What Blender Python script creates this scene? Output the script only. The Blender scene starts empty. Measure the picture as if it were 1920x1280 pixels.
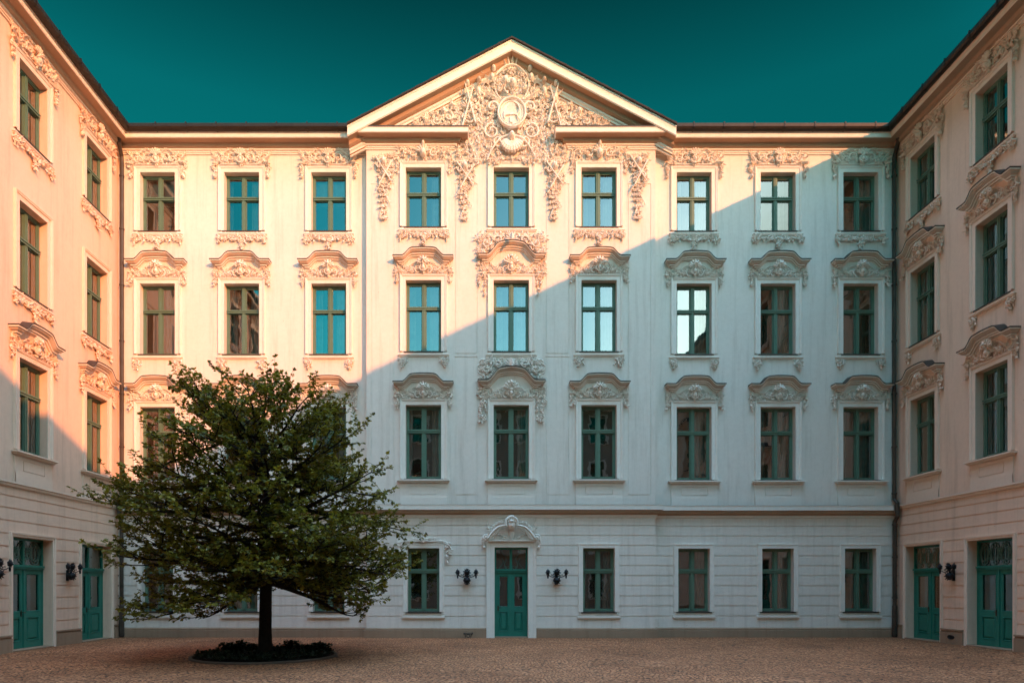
import bpy, math, random
import numpy as np
from math import sin, cos, pi, radians as R
from mathutils import Vector, Matrix
random.seed(7)
S = bpy.context.scene
COL = S.collection
# ------------------------------------------------------------------ camera
cd = bpy.data.cameras.new('camera'); cam = bpy.data.objects.new('camera', cd); COL.objects.link(cam)
cam.location = (0, 0, 1.62); cam.rotation_euler = (pi/2, 0, 0)
cd.sensor_width = 36; cd.lens = 24.0
cd.shift_x = 65/1920; cd.shift_y = 460/1920
cd.clip_start = .1; cd.clip_end = 1000
S.camera = cam
# ------------------------------------------------------------------ world and sun
SUNDIR = Vector((.77, -1.0, .36)).normalized()
EL = math.asin(SUNDIR.z); AZ = math.atan2(SUNDIR.x, SUNDIR.y)
SKY_SUN = [(0.0, (.001, .080, .053)), (.45, (.001, .090, .061)), (.70, (.005, .20, .155)), (.83, (.025, .40, .35)), (.93, (.26, .50, .50)), (.968, (.48, .62, .60)), (.988, (.03, .04, .04)), (1.0, (.02, .025, .025))]
SKY_DIM = [(0.0, (1, 1, 1)), (.56, (1, 1, 1)), (.66, (.42, .42, .42)), (.76, (.42, .42, .42)), (.84, (1, 1, 1))]
SKY_EL = [(0.0, (0, 0, 0)), (.74, (0, 0, 0)), (.84, (1, 1, 1)), (1.0, (1, 1, 1))]
SKY_FILL = (2.5, 2.9, 2.65, 1)  # unseen zenith, brightened as added fill for the shaded walls and paving
W = bpy.data.worlds.new('World'); S.world = W; W.use_nodes = True
wt = W.node_tree; wn = wt.nodes; wl = wt.links
bg = wn['Background']
sky = wn.new('ShaderNodeTexSky'); sky.sky_type = 'NISHITA'; sky.sun_disc = False
sky.sun_elevation = EL; sky.sun_rotation = AZ; sky.air_density = 1.0; sky.dust_density = 1.2; sky.ozone_density = 1.0
geo = wn.new('ShaderNodeTexCoord'); sep = wn.new('ShaderNodeSeparateXYZ'); dot = wn.new('ShaderNodeVectorMath'); dot.operation = 'DOT_PRODUCT'
dot.inputs[1].default_value = tuple(SUNDIR)
wl.new(geo.outputs['Generated'], dot.inputs[0]); wl.new(geo.outputs['Generated'], sep.inputs[0])
def wramp(src, stops):
    r = wn.new('ShaderNodeValToRGB'); e = r.color_ramp.elements
    while len(e) < len(stops): e.new(.5)
    for i, (p, c) in enumerate(stops): e[i].position = p; e[i].color = (*c, 1)
    wl.new(src, r.inputs[0]); return r
mp1 = wn.new('ShaderNodeMapRange'); mp1.inputs[1].default_value = -1; mp1.inputs[2].default_value = 1
wl.new(dot.outputs['Value'], mp1.inputs[0])
# clear evening sky: deep teal away from the sun, paler close to it; zenith boosted as added fill
tr_ = wramp(mp1.outputs[0], SKY_SUN)
tz = wramp(sep.outputs['Z'], SKY_EL); td = wramp(sep.outputs['Z'], SKY_DIM)
m0 = wn.new('ShaderNodeMix'); m0.data_type = 'RGBA'; m0.inputs[7].default_value = SKY_FILL
wl.new(tz.outputs[0], m0.inputs[0]); wl.new(tr_.outputs[0], m0.inputs[6])
m2 = wn.new('ShaderNodeMix'); m2.data_type = 'RGBA'; m2.blend_type = 'MULTIPLY'; m2.inputs[0].default_value = 1.0
wl.new(sky.outputs[0], m2.inputs[6]); wl.new(m0.outputs[2], m2.inputs[7])
gain = wn.new('ShaderNodeVectorMath'); gain.operation = 'SCALE'; gain.inputs['Scale'].default_value = 2.0
m3 = wn.new('ShaderNodeMix'); m3.data_type = 'RGBA'; m3.blend_type = 'MULTIPLY'; m3.inputs[0].default_value = 1.0
wl.new(m2.outputs[2], m3.inputs[6]); wl.new(td.outputs[0], m3.inputs[7]); wl.new(m3.outputs[2], gain.inputs[0]); wl.new(gain.outputs[0], bg.inputs[0]); bg.inputs[1].default_value = .15
sd = bpy.data.lights.new('sun', 'SUN'); so = bpy.data.objects.new('sun', sd); COL.objects.link(so)
sd.energy = 2.0; sd.angle = R(.5); sd.color = (1.0, .335, .115)
so.rotation_euler = SUNDIR.to_track_quat('Z', 'Y').to_euler()
S.view_settings.view_transform = 'Standard'; S.view_settings.look = 'None'
S.view_settings.exposure = 1.68; S.view_settings.gamma = 1.0
S.cycles.max_bounces = 8; S.cycles.diffuse_bounces = 5; S.cycles.transparent_max_bounces = 12
S.cycles.caustics_reflective = False; S.cycles.caustics_refractive = False

# ------------------------------------------------------------------ materials
def newmat(name):
    m = bpy.data.materials.new(name); m.use_nodes = True
    return m, m.node_tree.nodes, m.node_tree.links, m.node_tree.nodes['Principled BSDF']
def nz(n, l, scale, detail=4, rough=.6, vec=None, coord='Object'):
    t = n.new('ShaderNodeTexNoise'); t.inputs['Scale'].default_value = scale
    t.inputs['Detail'].default_value = detail; t.inputs['Roughness'].default_value = rough
    if vec is None:
        c = n.new('ShaderNodeNewGeometry'); vec = c.outputs['Position']
    l.new(vec, t.inputs['Vector']); return t
def ramp(n, l, src, stops):
    r = n.new('ShaderNodeValToRGB'); e = r.color_ramp.elements
    while len(e) < len(stops): e.new(.5)
    for i, (p, c) in enumerate(stops): e[i].position = p; e[i].color = (*c, 1) if len(c) == 3 else c
    l.new(src, r.inputs[0]); return r
def mulc(n, l, a, b, fac=1.0):
    x = n.new('ShaderNodeMix'); x.data_type = 'RGBA'; x.blend_type = 'MULTIPLY'; x.inputs[0].default_value = fac
    l.new(a, x.inputs[6]); l.new(b, x.inputs[7]); return x.outputs[2]
def plaster(name, c, var=.06, bump=.25, streak=True):
    m, n, l, b = newmat(name)
    k0 = tuple(x*(1-var) for x in c)
    a = nz(n, l, .55, 6, .62); r1 = ramp(n, l, a.outputs[0], [(.3, k0), (.7, c)])
    g = nz(n, l, 9, 8, .7); r2 = ramp(n, l, g.outputs[0], [(.25, (.93, .92, .91)), (.6, (1, 1, 1))])
    col = mulc(n, l, r1.outputs[0], r2.outputs[0])
    if streak:      # faint rain stains running down
        geo = n.new('ShaderNodeNewGeometry'); mp = n.new('ShaderNodeMapping'); mp.inputs['Scale'].default_value = (3.2, 3.2, .22)
        l.new(geo.outputs['Position'], mp.inputs[0])
        s = nz(n, l, 1.6, 6, .65, mp.outputs[0]); r3 = ramp(n, l, s.outputs[0], [(.28, (.80, .775, .75)), (.5, (1, 1, 1))])
        col = mulc(n, l, col, r3.outputs[0], .75)
        sp = nz(n, l, 5.5, 3, .8); r4 = ramp(n, l, sp.outputs[0], [(.235, (.6, .57, .53)), (.275, (1, 1, 1))])
        col = mulc(n, l, col, r4.outputs[0], .8)
    l.new(col, b.inputs['Base Color']); b.inputs['Roughness'].default_value = .88
    b.inputs['Specular IOR Level'].default_value = .2
    bp = n.new('ShaderNodeBump'); bp.inputs['Strength'].default_value = bump; bp.inputs['Distance'].default_value = .012
    f = nz(n, l, 26, 6, .7); l.new(f.outputs[0], bp.inputs['Height']); l.new(bp.outputs[0], b.inputs['Normal'])
    return m
M_WALL = plaster('cream_plaster', (.87, .80, .72))
M_WING = plaster('salmon_plaster', (.88, .625, .475))
M_STUC = plaster('stucco_trim', (.90, .84, .76), .05, .3, False)
M_WSTUC = plaster('salmon_stucco_trim', (.88, .68, .54), .05, .3, False)
M_TAN = plaster('tan_moulding', (.50, .33, .22), .15, .3, False)  # darker tan for soffits, coves and lower moulding bands
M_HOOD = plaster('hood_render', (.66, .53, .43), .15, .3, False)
M_REAR = plaster('rear_plaster', (.42, .34, .27))
M_STONE = plaster('sandstone_plinth', (.40, .27, .18), .2, .5)
def simple(name, c, rough=.6, metal=0, var=.15, scale=6, spec=.4, bump=.1):
    m, n, l, b = newmat(name)
    a = nz(n, l, scale, 5, .6); r = ramp(n, l, a.outputs[0], [(.3, tuple(x*(1-var) for x in c)), (.7, c)])
    l.new(r.outputs[0], b.inputs['Base Color']); b.inputs['Roughness'].default_value = rough
    b.inputs['Metallic'].default_value = metal; b.inputs['Specular IOR Level'].default_value = spec
    bp = n.new('ShaderNodeBump'); bp.inputs['Strength'].default_value = bump; bp.inputs['Distance'].default_value = .005
    l.new(a.outputs[0], bp.inputs['Height']); l.new(bp.outputs[0], b.inputs['Normal'])
    return m
M_FLASH = simple('lead_flashing', (.06, .045, .035), .55, 0, .3)
M_GUT = simple('gutter_metal', (.04, .028, .02), .45, .3, .35)
M_PIPE = simple('downpipe_metal', (.09, .075, .06), .4, .35, .4, 3)
M_ROOF = simple('roof_tiles', (.045, .03, .024), .8, 0, .5, 12)
M_PAINT = simple('window_paint', (.12, .215, .15), .45, 0, .14, 7, .45)
M_DOOR = simple('door_paint', (.016, .20, .145), .42, 0, .2, 5, .5)
M_IRON = simple('wrought_iron', (.018, .02, .024), .5, .4, .3)
M_GRILLE = simple('grille_iron', (.10, .22, .17), .5, .1, .3)
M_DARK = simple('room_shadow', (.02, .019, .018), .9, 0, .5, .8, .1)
M_CURT = simple('curtain_cloth', (.42, .38, .33), .9, 0, .3, 4, .1)
M_BRASS = simple('handle_brass', (.09, .07, .04), .35, .8)
def glassmat():
    m, n, l, b = newmat('window_glass'); out = n['Material Output']; n.remove(b)
    gl = n.new('ShaderNodeBsdfGlossy'); gl.inputs['Roughness'].default_value = .015; gl.inputs['Color'].default_value = (.93, 1, .99, 1)
    tr = n.new('ShaderNodeBsdfTransparent'); tr.inputs['Color'].default_value = (.8, .86, .84, 1)
    fr = n.new('ShaderNodeFresnel'); fr.inputs['IOR'].default_value = 1.55
    ad = n.new('ShaderNodeMath'); ad.operation = 'MULTIPLY_ADD'; ad.inputs[1].default_value = 1.3; ad.inputs[2].default_value = .17; ad.use_clamp = True
    mx = n.new('ShaderNodeMixShader')
    bp = n.new('ShaderNodeBump'); bp.inputs['Strength'].default_value = .11; bp.inputs['Distance'].default_value = .02
    w = nz(n, l, 1.7, 2, .5); l.new(w.outputs[0], bp.inputs['Height']); l.new(bp.outputs[0], gl.inputs['Normal'])
    l.new(fr.outputs[0], ad.inputs[0]); l.new(ad.outputs[0], mx.inputs[0]); l.new(tr.outputs[0], mx.inputs[1]); l.new(gl.outputs[0], mx.inputs[2])
    l.new(mx.outputs[0], out.inputs['Surface']); return m
M_GLASS = glassmat()
def cobblemat():
    m, n, l, b = newmat('cobblestones')
    g = n.new('ShaderNodeNewGeometry')
    wob = nz(n, l, .35, 2, .5); vm = n.new('ShaderNodeVectorMath'); vm.operation = 'MULTIPLY_ADD'
    vm.inputs[1].default_value = (1.6, 1.6, 0); l.new(wob.outputs['Color'], vm.inputs[0]); l.new(g.outputs['Position'], vm.inputs[2])
    mp = n.new('ShaderNodeMapping'); mp.inputs['Scale'].default_value = (1, 1, 0); l.new(vm.outputs[0], mp.inputs[0])
    v = n.new('ShaderNodeTexVoronoi'); v.feature = 'DISTANCE_TO_EDGE'; v.inputs['Scale'].default_value = 13.0; v.inputs['Randomness'].default_value = .62
    v2 = n.new('ShaderNodeTexVoronoi'); v2.feature = 'F1'; v2.inputs['Scale'].default_value = 13.0; v2.inputs['Randomness'].default_value = .62
    l.new(mp.outputs[0], v.inputs['Vector']); l.new(mp.outputs[0], v2.inputs['Vector'])
    sx = n.new('ShaderNodeSeparateColor'); l.new(v2.outputs['Color'], sx.inputs[0])
    c1 = ramp(n, l, sx.outputs[0], [(0, (.56, .215, .095)), (.5, (.70, .28, .125)), (1, (.80, .35, .17))])
    j = ramp(n, l, v.outputs['Distance'], [(.02, (.10, .075, .06)), (.13, (1, 1, 1))])
    big = nz(n, l, .45, 8, .7); r = ramp(n, l, big.outputs[0], [(.32, (.62, .58, .55)), (.52, (.92, .92, .92)), (.7, (1, 1, 1))])
    col = mulc(n, l, mulc(n, l, c1.outputs[0], j.outputs[0]), r.outputs[0])
    l.new(col, b.inputs['Base Color']); b.inputs['Roughness'].default_value = .7; b.inputs['Specular IOR Level'].default_value = .3
    h = ramp(n, l, v.outputs['Distance'], [(0, (0, 0, 0)), (.3, (1, 1, 1))]); h.color_ramp.interpolation = 'EASE'
    hn = n.new('ShaderNodeMath'); hn.operation = 'ADD'; l.new(h.outputs[0], hn.inputs[0])
    k = n.new('ShaderNodeMath'); k.operation = 'MULTIPLY'; k.inputs[1].default_value = .6; l.new(sx.outputs[1], k.inputs[0]); l.new(k.outputs[0], hn.inputs[1])
    bp = n.new('ShaderNodeBump'); bp.inputs['Strength'].default_value = 1.0; bp.inputs['Distance'].default_value = .03
    l.new(hn.outputs[0], bp.inputs['Height']); l.new(bp.outputs[0], b.inputs['Normal']); return m
M_COB = cobblemat()
def leafmat(name, c1, c2, tr):
    m, n, l, b = newmat(name); out = n['Material Output']
    a = nz(n, l, 2.2, 3, .6); g = n.new('ShaderNodeNewGeometry')
    ri = n.new('ShaderNodeMath'); ri.operation = 'ADD'; l.new(a.outputs[0], ri.inputs[0])
    k = n.new('ShaderNodeMath'); k.operation = 'MULTIPLY_ADD'; k.inputs[1].default_value = .5; k.inputs[2].default_value = -.25
    l.new(g.outputs['Random Per Island'], k.inputs[0]); l.new(k.outputs[0], ri.inputs[1])
    r = ramp(n, l, ri.outputs[0], [(.25, c1), (.8, c2)])
    l.new(r.outputs[0], b.inputs['Base Color']); b.inputs['Roughness'].default_value = .5; b.inputs['Specular IOR Level'].default_value = .35
    t = n.new('ShaderNodeBsdfTranslucent'); l.new(r.outputs[0], t.inputs[0])
    mx = n.new('ShaderNodeMixShader'); mx.inputs[0].default_value = tr
    l.new(b.outputs[0], mx.inputs[1]); l.new(t.outputs[0], mx.inputs[2]); l.new(mx.outputs[0], out.inputs['Surface']); return m
M_LEAF = leafmat('tree_leaves', (.07, .075, .007), (.31, .26, .025), .38)
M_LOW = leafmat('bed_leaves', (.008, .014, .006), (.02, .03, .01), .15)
M_BARK = simple('bark', (.028, .022, .018), .9, 0, .5, 14, .2, .8)
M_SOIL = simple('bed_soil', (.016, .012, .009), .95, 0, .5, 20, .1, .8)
M_EDGE = simple('bed_edging', (.16, .11, .08), .8, 0, .3, 8)

# ------------------------------------------------------------------ mesh helpers.  local frame: u right, w outward from the wall (-y), z up
class MB:
    def __init__(s): s.v = []; s.f = []; s.m = []
    def add(s, vs, fs, mi=0):
        o = len(s.v); s.v.extend(vs); s.f.extend([tuple(o+i for i in f) for f in fs]); s.m.extend([mi]*len(fs))
    def box(s, u0, u1, w0, w1, z0, z1, mi=0):
        p = [(u, w, z) for z in (z0, z1) for w in (w0, w1) for u in (u0, u1)]
        s.add([(a, -b, c) for a, b, c in p], [(2, 3, 7, 6), (1, 0, 4, 5), (0, 2, 6, 4), (3, 1, 5, 7), (4, 6, 7, 5), (0, 1, 3, 2)], mi)
    def mesh(s, name, mats, smooth=False):
        me = bpy.data.meshes.new(name); me.from_pydata([tuple(map(float, p)) for p in s.v], [], s.f)
        for m in (mats if isinstance(mats, (list, tuple)) else [mats]): me.materials.append(m)
        if any(s.m): me.polygons.foreach_set('material_index', s.m)
        me.validate(); 
        if smooth: me.polygons.foreach_set('use_smooth', [True]*len(me.polygons))
        me.update(); return me
def link(name, me, parent=None, loc=(0, 0, 0), rz=0, **props):
    o = bpy.data.objects.new(name, me); COL.objects.link(o); o.location = loc; o.rotation_euler = (0, 0, rz)
    if parent is not None: o.parent = parent
    for k, v in props.items(): o[k] = v
    return o
def build(mb, name, mats, parent=None, loc=(0, 0, 0), rz=0, smooth=False, **props):
    return link(name, mb.mesh(name, mats, smooth), parent, loc, rz, **props)

def grid_wall(mb, us, zs, wf, mf=lambda u, z: 0, hole_depth=.34, mi_rev=0):
    """stepped wall sheet: wf(u,z)-> outward offset of the cell, None = opening (reveals only)"""
    us = sorted(set(round(x, 4) for x in us)); zs = sorted(set(round(x, 4) for x in zs))
    nu, nzn = len(us)-1, len(zs)-1
    C = [[wf((us[i]+us[i+1])/2, (zs[j]+zs[j+1])/2) for j in range(nzn)] for i in range(nu)]
    HD = -hole_depth
    for i in range(nu):
        for j in range(nzn):
            c = C[i][j]; u0, u1, z0, z1 = us[i], us[i+1], zs[j], zs[j+1]
            if c is not None:
                mb.add([(u0, -c, z0), (u1, -c, z0), (u1, -c, z1), (u0, -c, z1)], [(0, 1, 2, 3)], mf((u0+u1)/2, (z0+z1)/2))
            a = HD if c is None else c
            if i+1 < nu:
                b = HD if C[i+1][j] is None else C[i+1][j]
                if abs(a-b) > 1e-6:
                    mi = mi_rev if (c is None or C[i+1][j] is None) else mf((u0+u1)/2, (z0+z1)/2)
                    mb.add([(u1, -a, z0), (u1, -b, z0), (u1, -b, z1), (u1, -a, z1)], [(0, 1, 2, 3)], mi)
            if j+1 < nzn:
                b = HD if C[i][j+1] is None else C[i][j+1]
                if abs(a-b) > 1e-6:
                    mi = mi_rev if (c is None or C[i][j+1] is None) else mf((u0+u1)/2, (z0+z1)/2)
                    mb.add([(u0, -a, z1), (u0, -b, z1), (u1, -b, z1), (u1, -a, z1)], [(0, 1, 2, 3)], mi)

def frame(mb, u0, u1, z0, z1, prof, sides='LTRB', mi=0):
    """mitred moulding round a rectangle; prof = [(o,w)] outward-growing o"""
    def ring(o, w):
        zb = z0-o if 'B' in sides else z0
        return [(u0-o, -w, zb), (u0-o, -w, z1+o), (u1+o, -w, z1+o), (u1+o, -w, zb)]
    for (o0, w0), (o1, w1) in zip(prof, prof[1:]):
        a, b = ring(o0, w0), ring(o1, w1)
        for k in range(4):
            if k == 3 and 'B' not in sides: continue
            q = (k+1) % 4
            mb.add([a[k], a[q], b[q], b[k]], [(0, 1, 2, 3)], mi)

def sweep_plan(mb, path, prof, i0=0, i1=None, mi=None, caps=True):
    """profile [(outward, z)] along plan path (x,y); outward = right-hand side"""
    P = [Vector(p) for p in path]; n = len(P); i1 = n-1 if i1 is None else i1
    N = []
    for a, b in zip(P, P[1:]):
        d = (b-a).normalized(); N.append(Vector((d.y, -d.x)))
    sec = []
    for i in range(n):
        if i == 0: m = N[0]
        elif i == n-1: m = N[-1]
        else:
            m = (N[i-1]+N[i])/(1+N[i-1].dot(N[i]))
        sec.append([(P[i].x+m.x*o, P[i].y+m.y*o, z) for o, z in prof])
    for i in range(i0, i1):
        for k in range(len(prof)-1):
            mb.add([sec[i][k], sec[i+1][k], sec[i+1][k+1], sec[i][k+1]], [(0, 1, 2, 3)], mi[k] if mi else 0)
    if caps:
        for e in (i0, i1): mb.add(sec[e], [tuple(range(len(prof)))], 0)

def sweep_elev(mb, path, prof, mi=None, returns=True):
    """profile [(w,dz)] along an elevation path (u,z), vertical sections, returns mitred at both ends"""
    n = len(path); secs = []
    for i, (u, z) in enumerate(path):
        s = (-1 if i == 0 else 1 if i == n-1 else 0) if returns else 0
        secs.append([(u+s*w, -w, z+dz) for w, dz in prof])
    if returns:
        secs = [[(p[0], 0, p[2]) for p in secs[0]]] + secs + [[(p[0], 0, p[2]) for p in secs[-1]]]
    for a, b in zip(secs, secs[1:]):
        for k in range(len(prof)-1):
            mb.add([a[k], b[k], b[k+1], a[k+1]], [(0, 1, 2, 3)], mi[k] if mi else 0)

def tube(mb, pts, rad, seg=6, flat=1.0, mi=0, cap=True):
    """round tube along world/local points (x,y,z)"""
    P = [Vector(p) for p in pts]; n = len(P); vs = []
    for i in range(n):
        t = (P[min(i+1, n-1)]-P[max(i-1, 0)])
        if t.length < 1e-9: t = Vector((0, 0, 1))
        t.normalize(); up = Vector((0, -1, 0)) if abs(t.y) < .9 else Vector((1, 0, 0))
        a = t.cross(up).normalized(); b = a.cross(t).normalized(); r = rad[i] if hasattr(rad, '__len__') else rad
        for k in range(seg):
            q = 2*pi*k/seg; vs.append(tuple(P[i]+a*(r*cos(q))+b*(r*sin(q)*flat)))
    fs = [(i*seg+k, i*seg+(k+1) % seg, (i+1)*seg+(k+1) % seg, (i+1)*seg+k) for i in range(n-1) for k in range(seg)]
    if cap: fs += [tuple(range(seg))[::-1], tuple((n-1)*seg+k for k in range(seg))]
    mb.add(vs, fs, mi)
def lathe(mb, c, prof, seg=12, mi=0, axis='z'):
    vs = []
    for r, z in prof:
        for k in range(seg):
            q = 2*pi*k/seg; vs.append((c[0]+r*cos(q), c[1]+r*sin(q), c[2]+z))
    fs = [(i*seg+k, i*seg+(k+1) % seg, (i+1)*seg+(k+1) % seg, (i+1)*seg+k) for i in range(len(prof)-1) for k in range(seg)]
    mb.add(vs, fs, mi)

# ------------------------------------------------------------------ stucco ornament kit (u, z on the wall, w outward)
class ORN(MB):
    def __init__(s, seed=0): super().__init__(); s.r = random.Random(seed)
    def mesh(s, name, mats, smooth=False, k=1.6):
        if k != 1: s.v = [(x, y*k if not s.abs0 else (y-s.abs0)*k+s.abs0, z) for x, y, z in s.v]
        return super().mesh(name, mats, smooth)
    abs0 = 0
    def leaf(s, u, z, ang, L, wid, w=.02, curl=.5, bend=0.0):
        n = 5; vs = []; a = ang; x, y = u, z
        for i in range(n+1):
            t = i/n; h = wid*(sin(pi*min(1, t*.86+.12))**.8)*(.75 if i % 2 else 1.1)*.5
            if i == n: h = wid*.06
            ww = w + L*curl*t*t*.9 + wid*.28*(1-t)
            nx, ny = -sin(a), cos(a)
            vs += [(x+nx*h, -(max(.004, ww-h*.75)), y+ny*h), (x, -(ww+h*.25), y), (x-nx*h, -(max(.004, ww-h*.75)), y-ny*h)]
            a += bend/n; x += cos(a)*L/n; y += sin(a)*L/n
        fs = []
        for i in range(n):
            for k in range(2): fs.append((i*3+k, i*3+k+1, (i+1)*3+k+1, (i+1)*3+k))
        s.add(vs, fs)
    def scroll(s, u, z, r, a0, turns, th, w=.03, end=.22):
        n = max(8, int(abs(turns)*12)); pts = []; rad = []
        for i in range(n+1):
            t = i/n; rr = r*(1-(1-end)*t); a = a0+turns*2*pi*t
            pts.append((u+cos(a)*rr, -(w+th*.6+th*1.2*t), z+sin(a)*rr)); rad.append(th*(1-.45*t))
        tube(s, pts, rad, 6); s.blob(u, z, th*1.3, th*1.3, th*1.5, w+th)
    def curve(s, pts, th, w=.03, end=.4):
        # smooth open rib through control points (u,z)
        Q = []
        P = [pts[0]]+list(pts)+[pts[-1]]
        for i in range(1, len(P)-2):
            for k in range(5):
                t = k/5; a, b, c, d = P[i-1], P[i], P[i+1], P[i+2]
                Q.append(tuple(.5*((2*b[j])+(-a[j]+c[j])*t+(2*a[j]-5*b[j]+4*c[j]-d[j])*t*t+(-a[j]+3*b[j]-3*c[j]+d[j])*t**3) for j in (0, 1)))
        Q.append(pts[-1]); n = len(Q)
        tube(s, [(p[0], -(w+th*.7), p[1]) for p in Q], [th*(1-(1-end)*abs(2*i/(n-1)-.7)/1.3) for i in range(n)], 6)
        return Q
    def blob(s, u, z, ru, rz_, rw, w=0):
        ns, nr = 7, 4; vs = [(u, -(w+rw), z)]
        for j in range(1, nr):
            p = j/nr*pi*.62
            for k in range(ns):
                q = 2*pi*k/ns; vs.append((u+ru*sin(p)*cos(q), -(w+rw*cos(p)), z+rz_*sin(p)*sin(q)))
        fs = [(0, 1+k, 1+(k+1) % ns) for k in range(ns)]
        for j in range(nr-2):
            for k in range(ns): fs.append((1+j*ns+k, 1+(j+1)*ns+k, 1+(j+1)*ns+(k+1) % ns, 1+j*ns+(k+1) % ns))
        s.add(vs, fs)
    def rosette(s, u, z, r, w=.03, n=6):
        a0 = s.r.random()*6
        for k in range(n): s.leaf(u, z, a0+k*2*pi/n, r, r*.75, w, .15)
        s.blob(u, z, r*.3, r*.3, r*.35, w+r*.2)
    def shell(s, u, z, r, a0, a1, n=7, w=.02):
        for k in range(n):
            a = a0+(a1-a0)*k/(n-1); L = r*(.86+.14*sin(pi*k/(n-1)))
            tube(s, [(u+cos(a)*L*t, -(w+r*.10+r*.28*t*(1.2-t)), z+sin(a)*L*t) for t in (.12, .4, .7, .92, 1)], [r*.03, r*.07, r*.11, r*.12, r*.05], 6)
        s.blob(u, z, r*.2, r*.2, r*.2, w+.02)
    def frond(s, pts, L, wid, w=.02, n=5, th=.018):
        Q = s.curve(pts, th, w, .3); m = len(Q)
        for k in range(n):
            i = int((k+.6)/n*(m-2)); a = math.atan2(Q[i+1][1]-Q[i][1], Q[i+1][0]-Q[i][0]); sc = 1-.45*k/n
            for sg in (1, -1):
                s.leaf(Q[i][0], Q[i][1], a+sg*(.75+s.r.uniform(-.15, .2)), L*sc*s.r.uniform(.8, 1.15), wid*sc, w, s.r.uniform(.2, .6), -sg*.7)
        a = math.atan2(Q[-1][1]-Q[-2][1], Q[-1][0]-Q[-2][0]); s.leaf(Q[-1][0], Q[-1][1], a, L*.7, wid*.7, w, .5)
    def garland(s, pts, wid, w=.02, dens=34):
        Q = s.curve(pts, .014, w); m = len(Q)
        tot = sum(math.dist(Q[i], Q[i+1]) for i in range(m-1)); n = int(tot*dens)
        for k in range(n):
            t = (k+s.r.random())/n; i = min(m-2, int(t*(m-1))); wd = wid(t) if callable(wid) else wid
            a = math.atan2(Q[i+1][1]-Q[i][1], Q[i+1][0]-Q[i][0])
            o = s.r.uniform(-.5, .5)*wd; x = Q[i][0]-sin(a)*o; y = Q[i][1]+cos(a)*o
            q = s.r.random()
            if q < .6: s.leaf(x, y, a+s.r.uniform(-1.3, 1.3), s.r.uniform(.07, .12), s.r.uniform(.04, .065), w+s.r.uniform(0, .03), s.r.uniform(.1, .7), s.r.uniform(-1, 1))
            elif q < .85: s.blob(x, y, s.r.uniform(.018, .035), s.r.uniform(.018, .035), s.r.uniform(.03, .06), w)
            else: s.rosette(x, y, s.r.uniform(.04, .06), w+.02, 5)
    def fill(s, inside, box, n, sz, w=.01, mix=(.55, .75)):
        u0, u1, z0, z1 = box; k = 0; tries = 0
        while k < n and tries < n*20:
            tries += 1; u = s.r.uniform(u0, u1); z = s.r.uniform(z0, z1)
            if not inside(u, z): continue
            k += 1; q = s.r.random(); a = s.r.uniform(0, 2*pi)
            if q < mix[0]: s.leaf(u, z, a, sz*s.r.uniform(.7, 1.4), sz*s.r.uniform(.4, .65), w+s.r.uniform(0, .03), s.r.uniform(.1, .6), s.r.uniform(-1.4, 1.4))
            elif q < mix[1]: s.scroll(u, z, sz*s.r.uniform(.35, .7), a, s.r.choice((-1, 1))*s.r.uniform(.6, 1.1), sz*.13, w)
            else: s.blob(u, z, sz*s.r.uniform(.2, .4), sz*s.r.uniform(.2, .4), sz*s.r.uniform(.25, .5), w)
    def mirror(s, u0=0):
        n = len(s.v); s.v += [(2*u0-x, y, z) for x, y, z in s.v]; s.f += [tuple(n+i for i in f)[::-1] for f in s.f]; s.m += s.m

def crown_relief(seed, side=.86, h=.58):        # above a top-floor window, z=0 at the surround's top
    o = ORN(seed); r = o.r
    o.scroll(.30, .24, .17, pi*.9, -1.0, .026, .03); o.scroll(.50, .17, .12, 0, 1.1, .022, .04)
    o.frond([(.40, .08), (.58, .26), (.70, .48), (.69, h+.10)], .16, .10, .03, 5)
    o.frond([(.46, .06), (.70, .15), (.84, .33), (.92, .42)], .15, .10, .03, 4)
    o.frond([(.12, .10), (.24, .34), (.40, .47)], .13, .08, .03, 4)
    o.curve([(.05, .05), (.3, .04), (.55, .05), (.74, .03)], .022, .02)
    o.leaf(.78, .24, .2, .16, .09, .04, .5); o.leaf(.72, .12, -.3, .2, .1, .04, .5)
    if r.random() < .6: o.frond([(.2, .45), (.33, .52), (.5, .42), (.6, .3)], .11, .06, .06, 4)
    o.garland([(side, .16), (side+.03, .0), (side-.02, -.18), (side+.0, -.34)], lambda t: .15*(1-.6*t)+.02, .02, 46)
    o.blob(side, -.34, .045, .06, .07, .02)
    o.mirror()
    o.shell(0, .30, .22, .3, pi-.3, 7, .07); o.scroll(0, .17, .12, r.choice((0, pi)), .95, .03, .06, .8); o.blob(0, .17, .075, .1, .1, .05)
    o.rosette(0, .05, .09, .06); o.rosette(0, .44, .08, .1)
    o.fill(lambda u, z: abs(u) < .80 and z < .5-.12*abs(abs(u)-.45)*2, (-.8, .8, .05, .5), 80, .085, .01)
    return o.mesh('relief', M_STUC, False)
def sill_garland(seed, half=.80, pend=.42):      # hangs under the moulding, z=0 = its underside
    o = ORN(seed); r = o.r
    o.garland([(half, -.05), (half-.14, -.13), (half-.32, -.06), (half-.48, -.12), (half-.62, -.06), (.04, -.12)], .15, .015, 62)
    o.garland([(half-.06, -.06), (half-.05, -.24)], .08, .015, 60)
    o.scroll(.22, -.13, .075, 0, 1, .016)
    o.mirror()
    o.garland([(0, -.05), (.03, -.2), (-.02, -pend)], lambda t: .30*(1-.72*t), .015, 120)
    o.frond([(0, -.06), (0, -pend+.05)], .13, .06, .02, 4)
    return o.mesh('garland', M_STUC, False)
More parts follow.
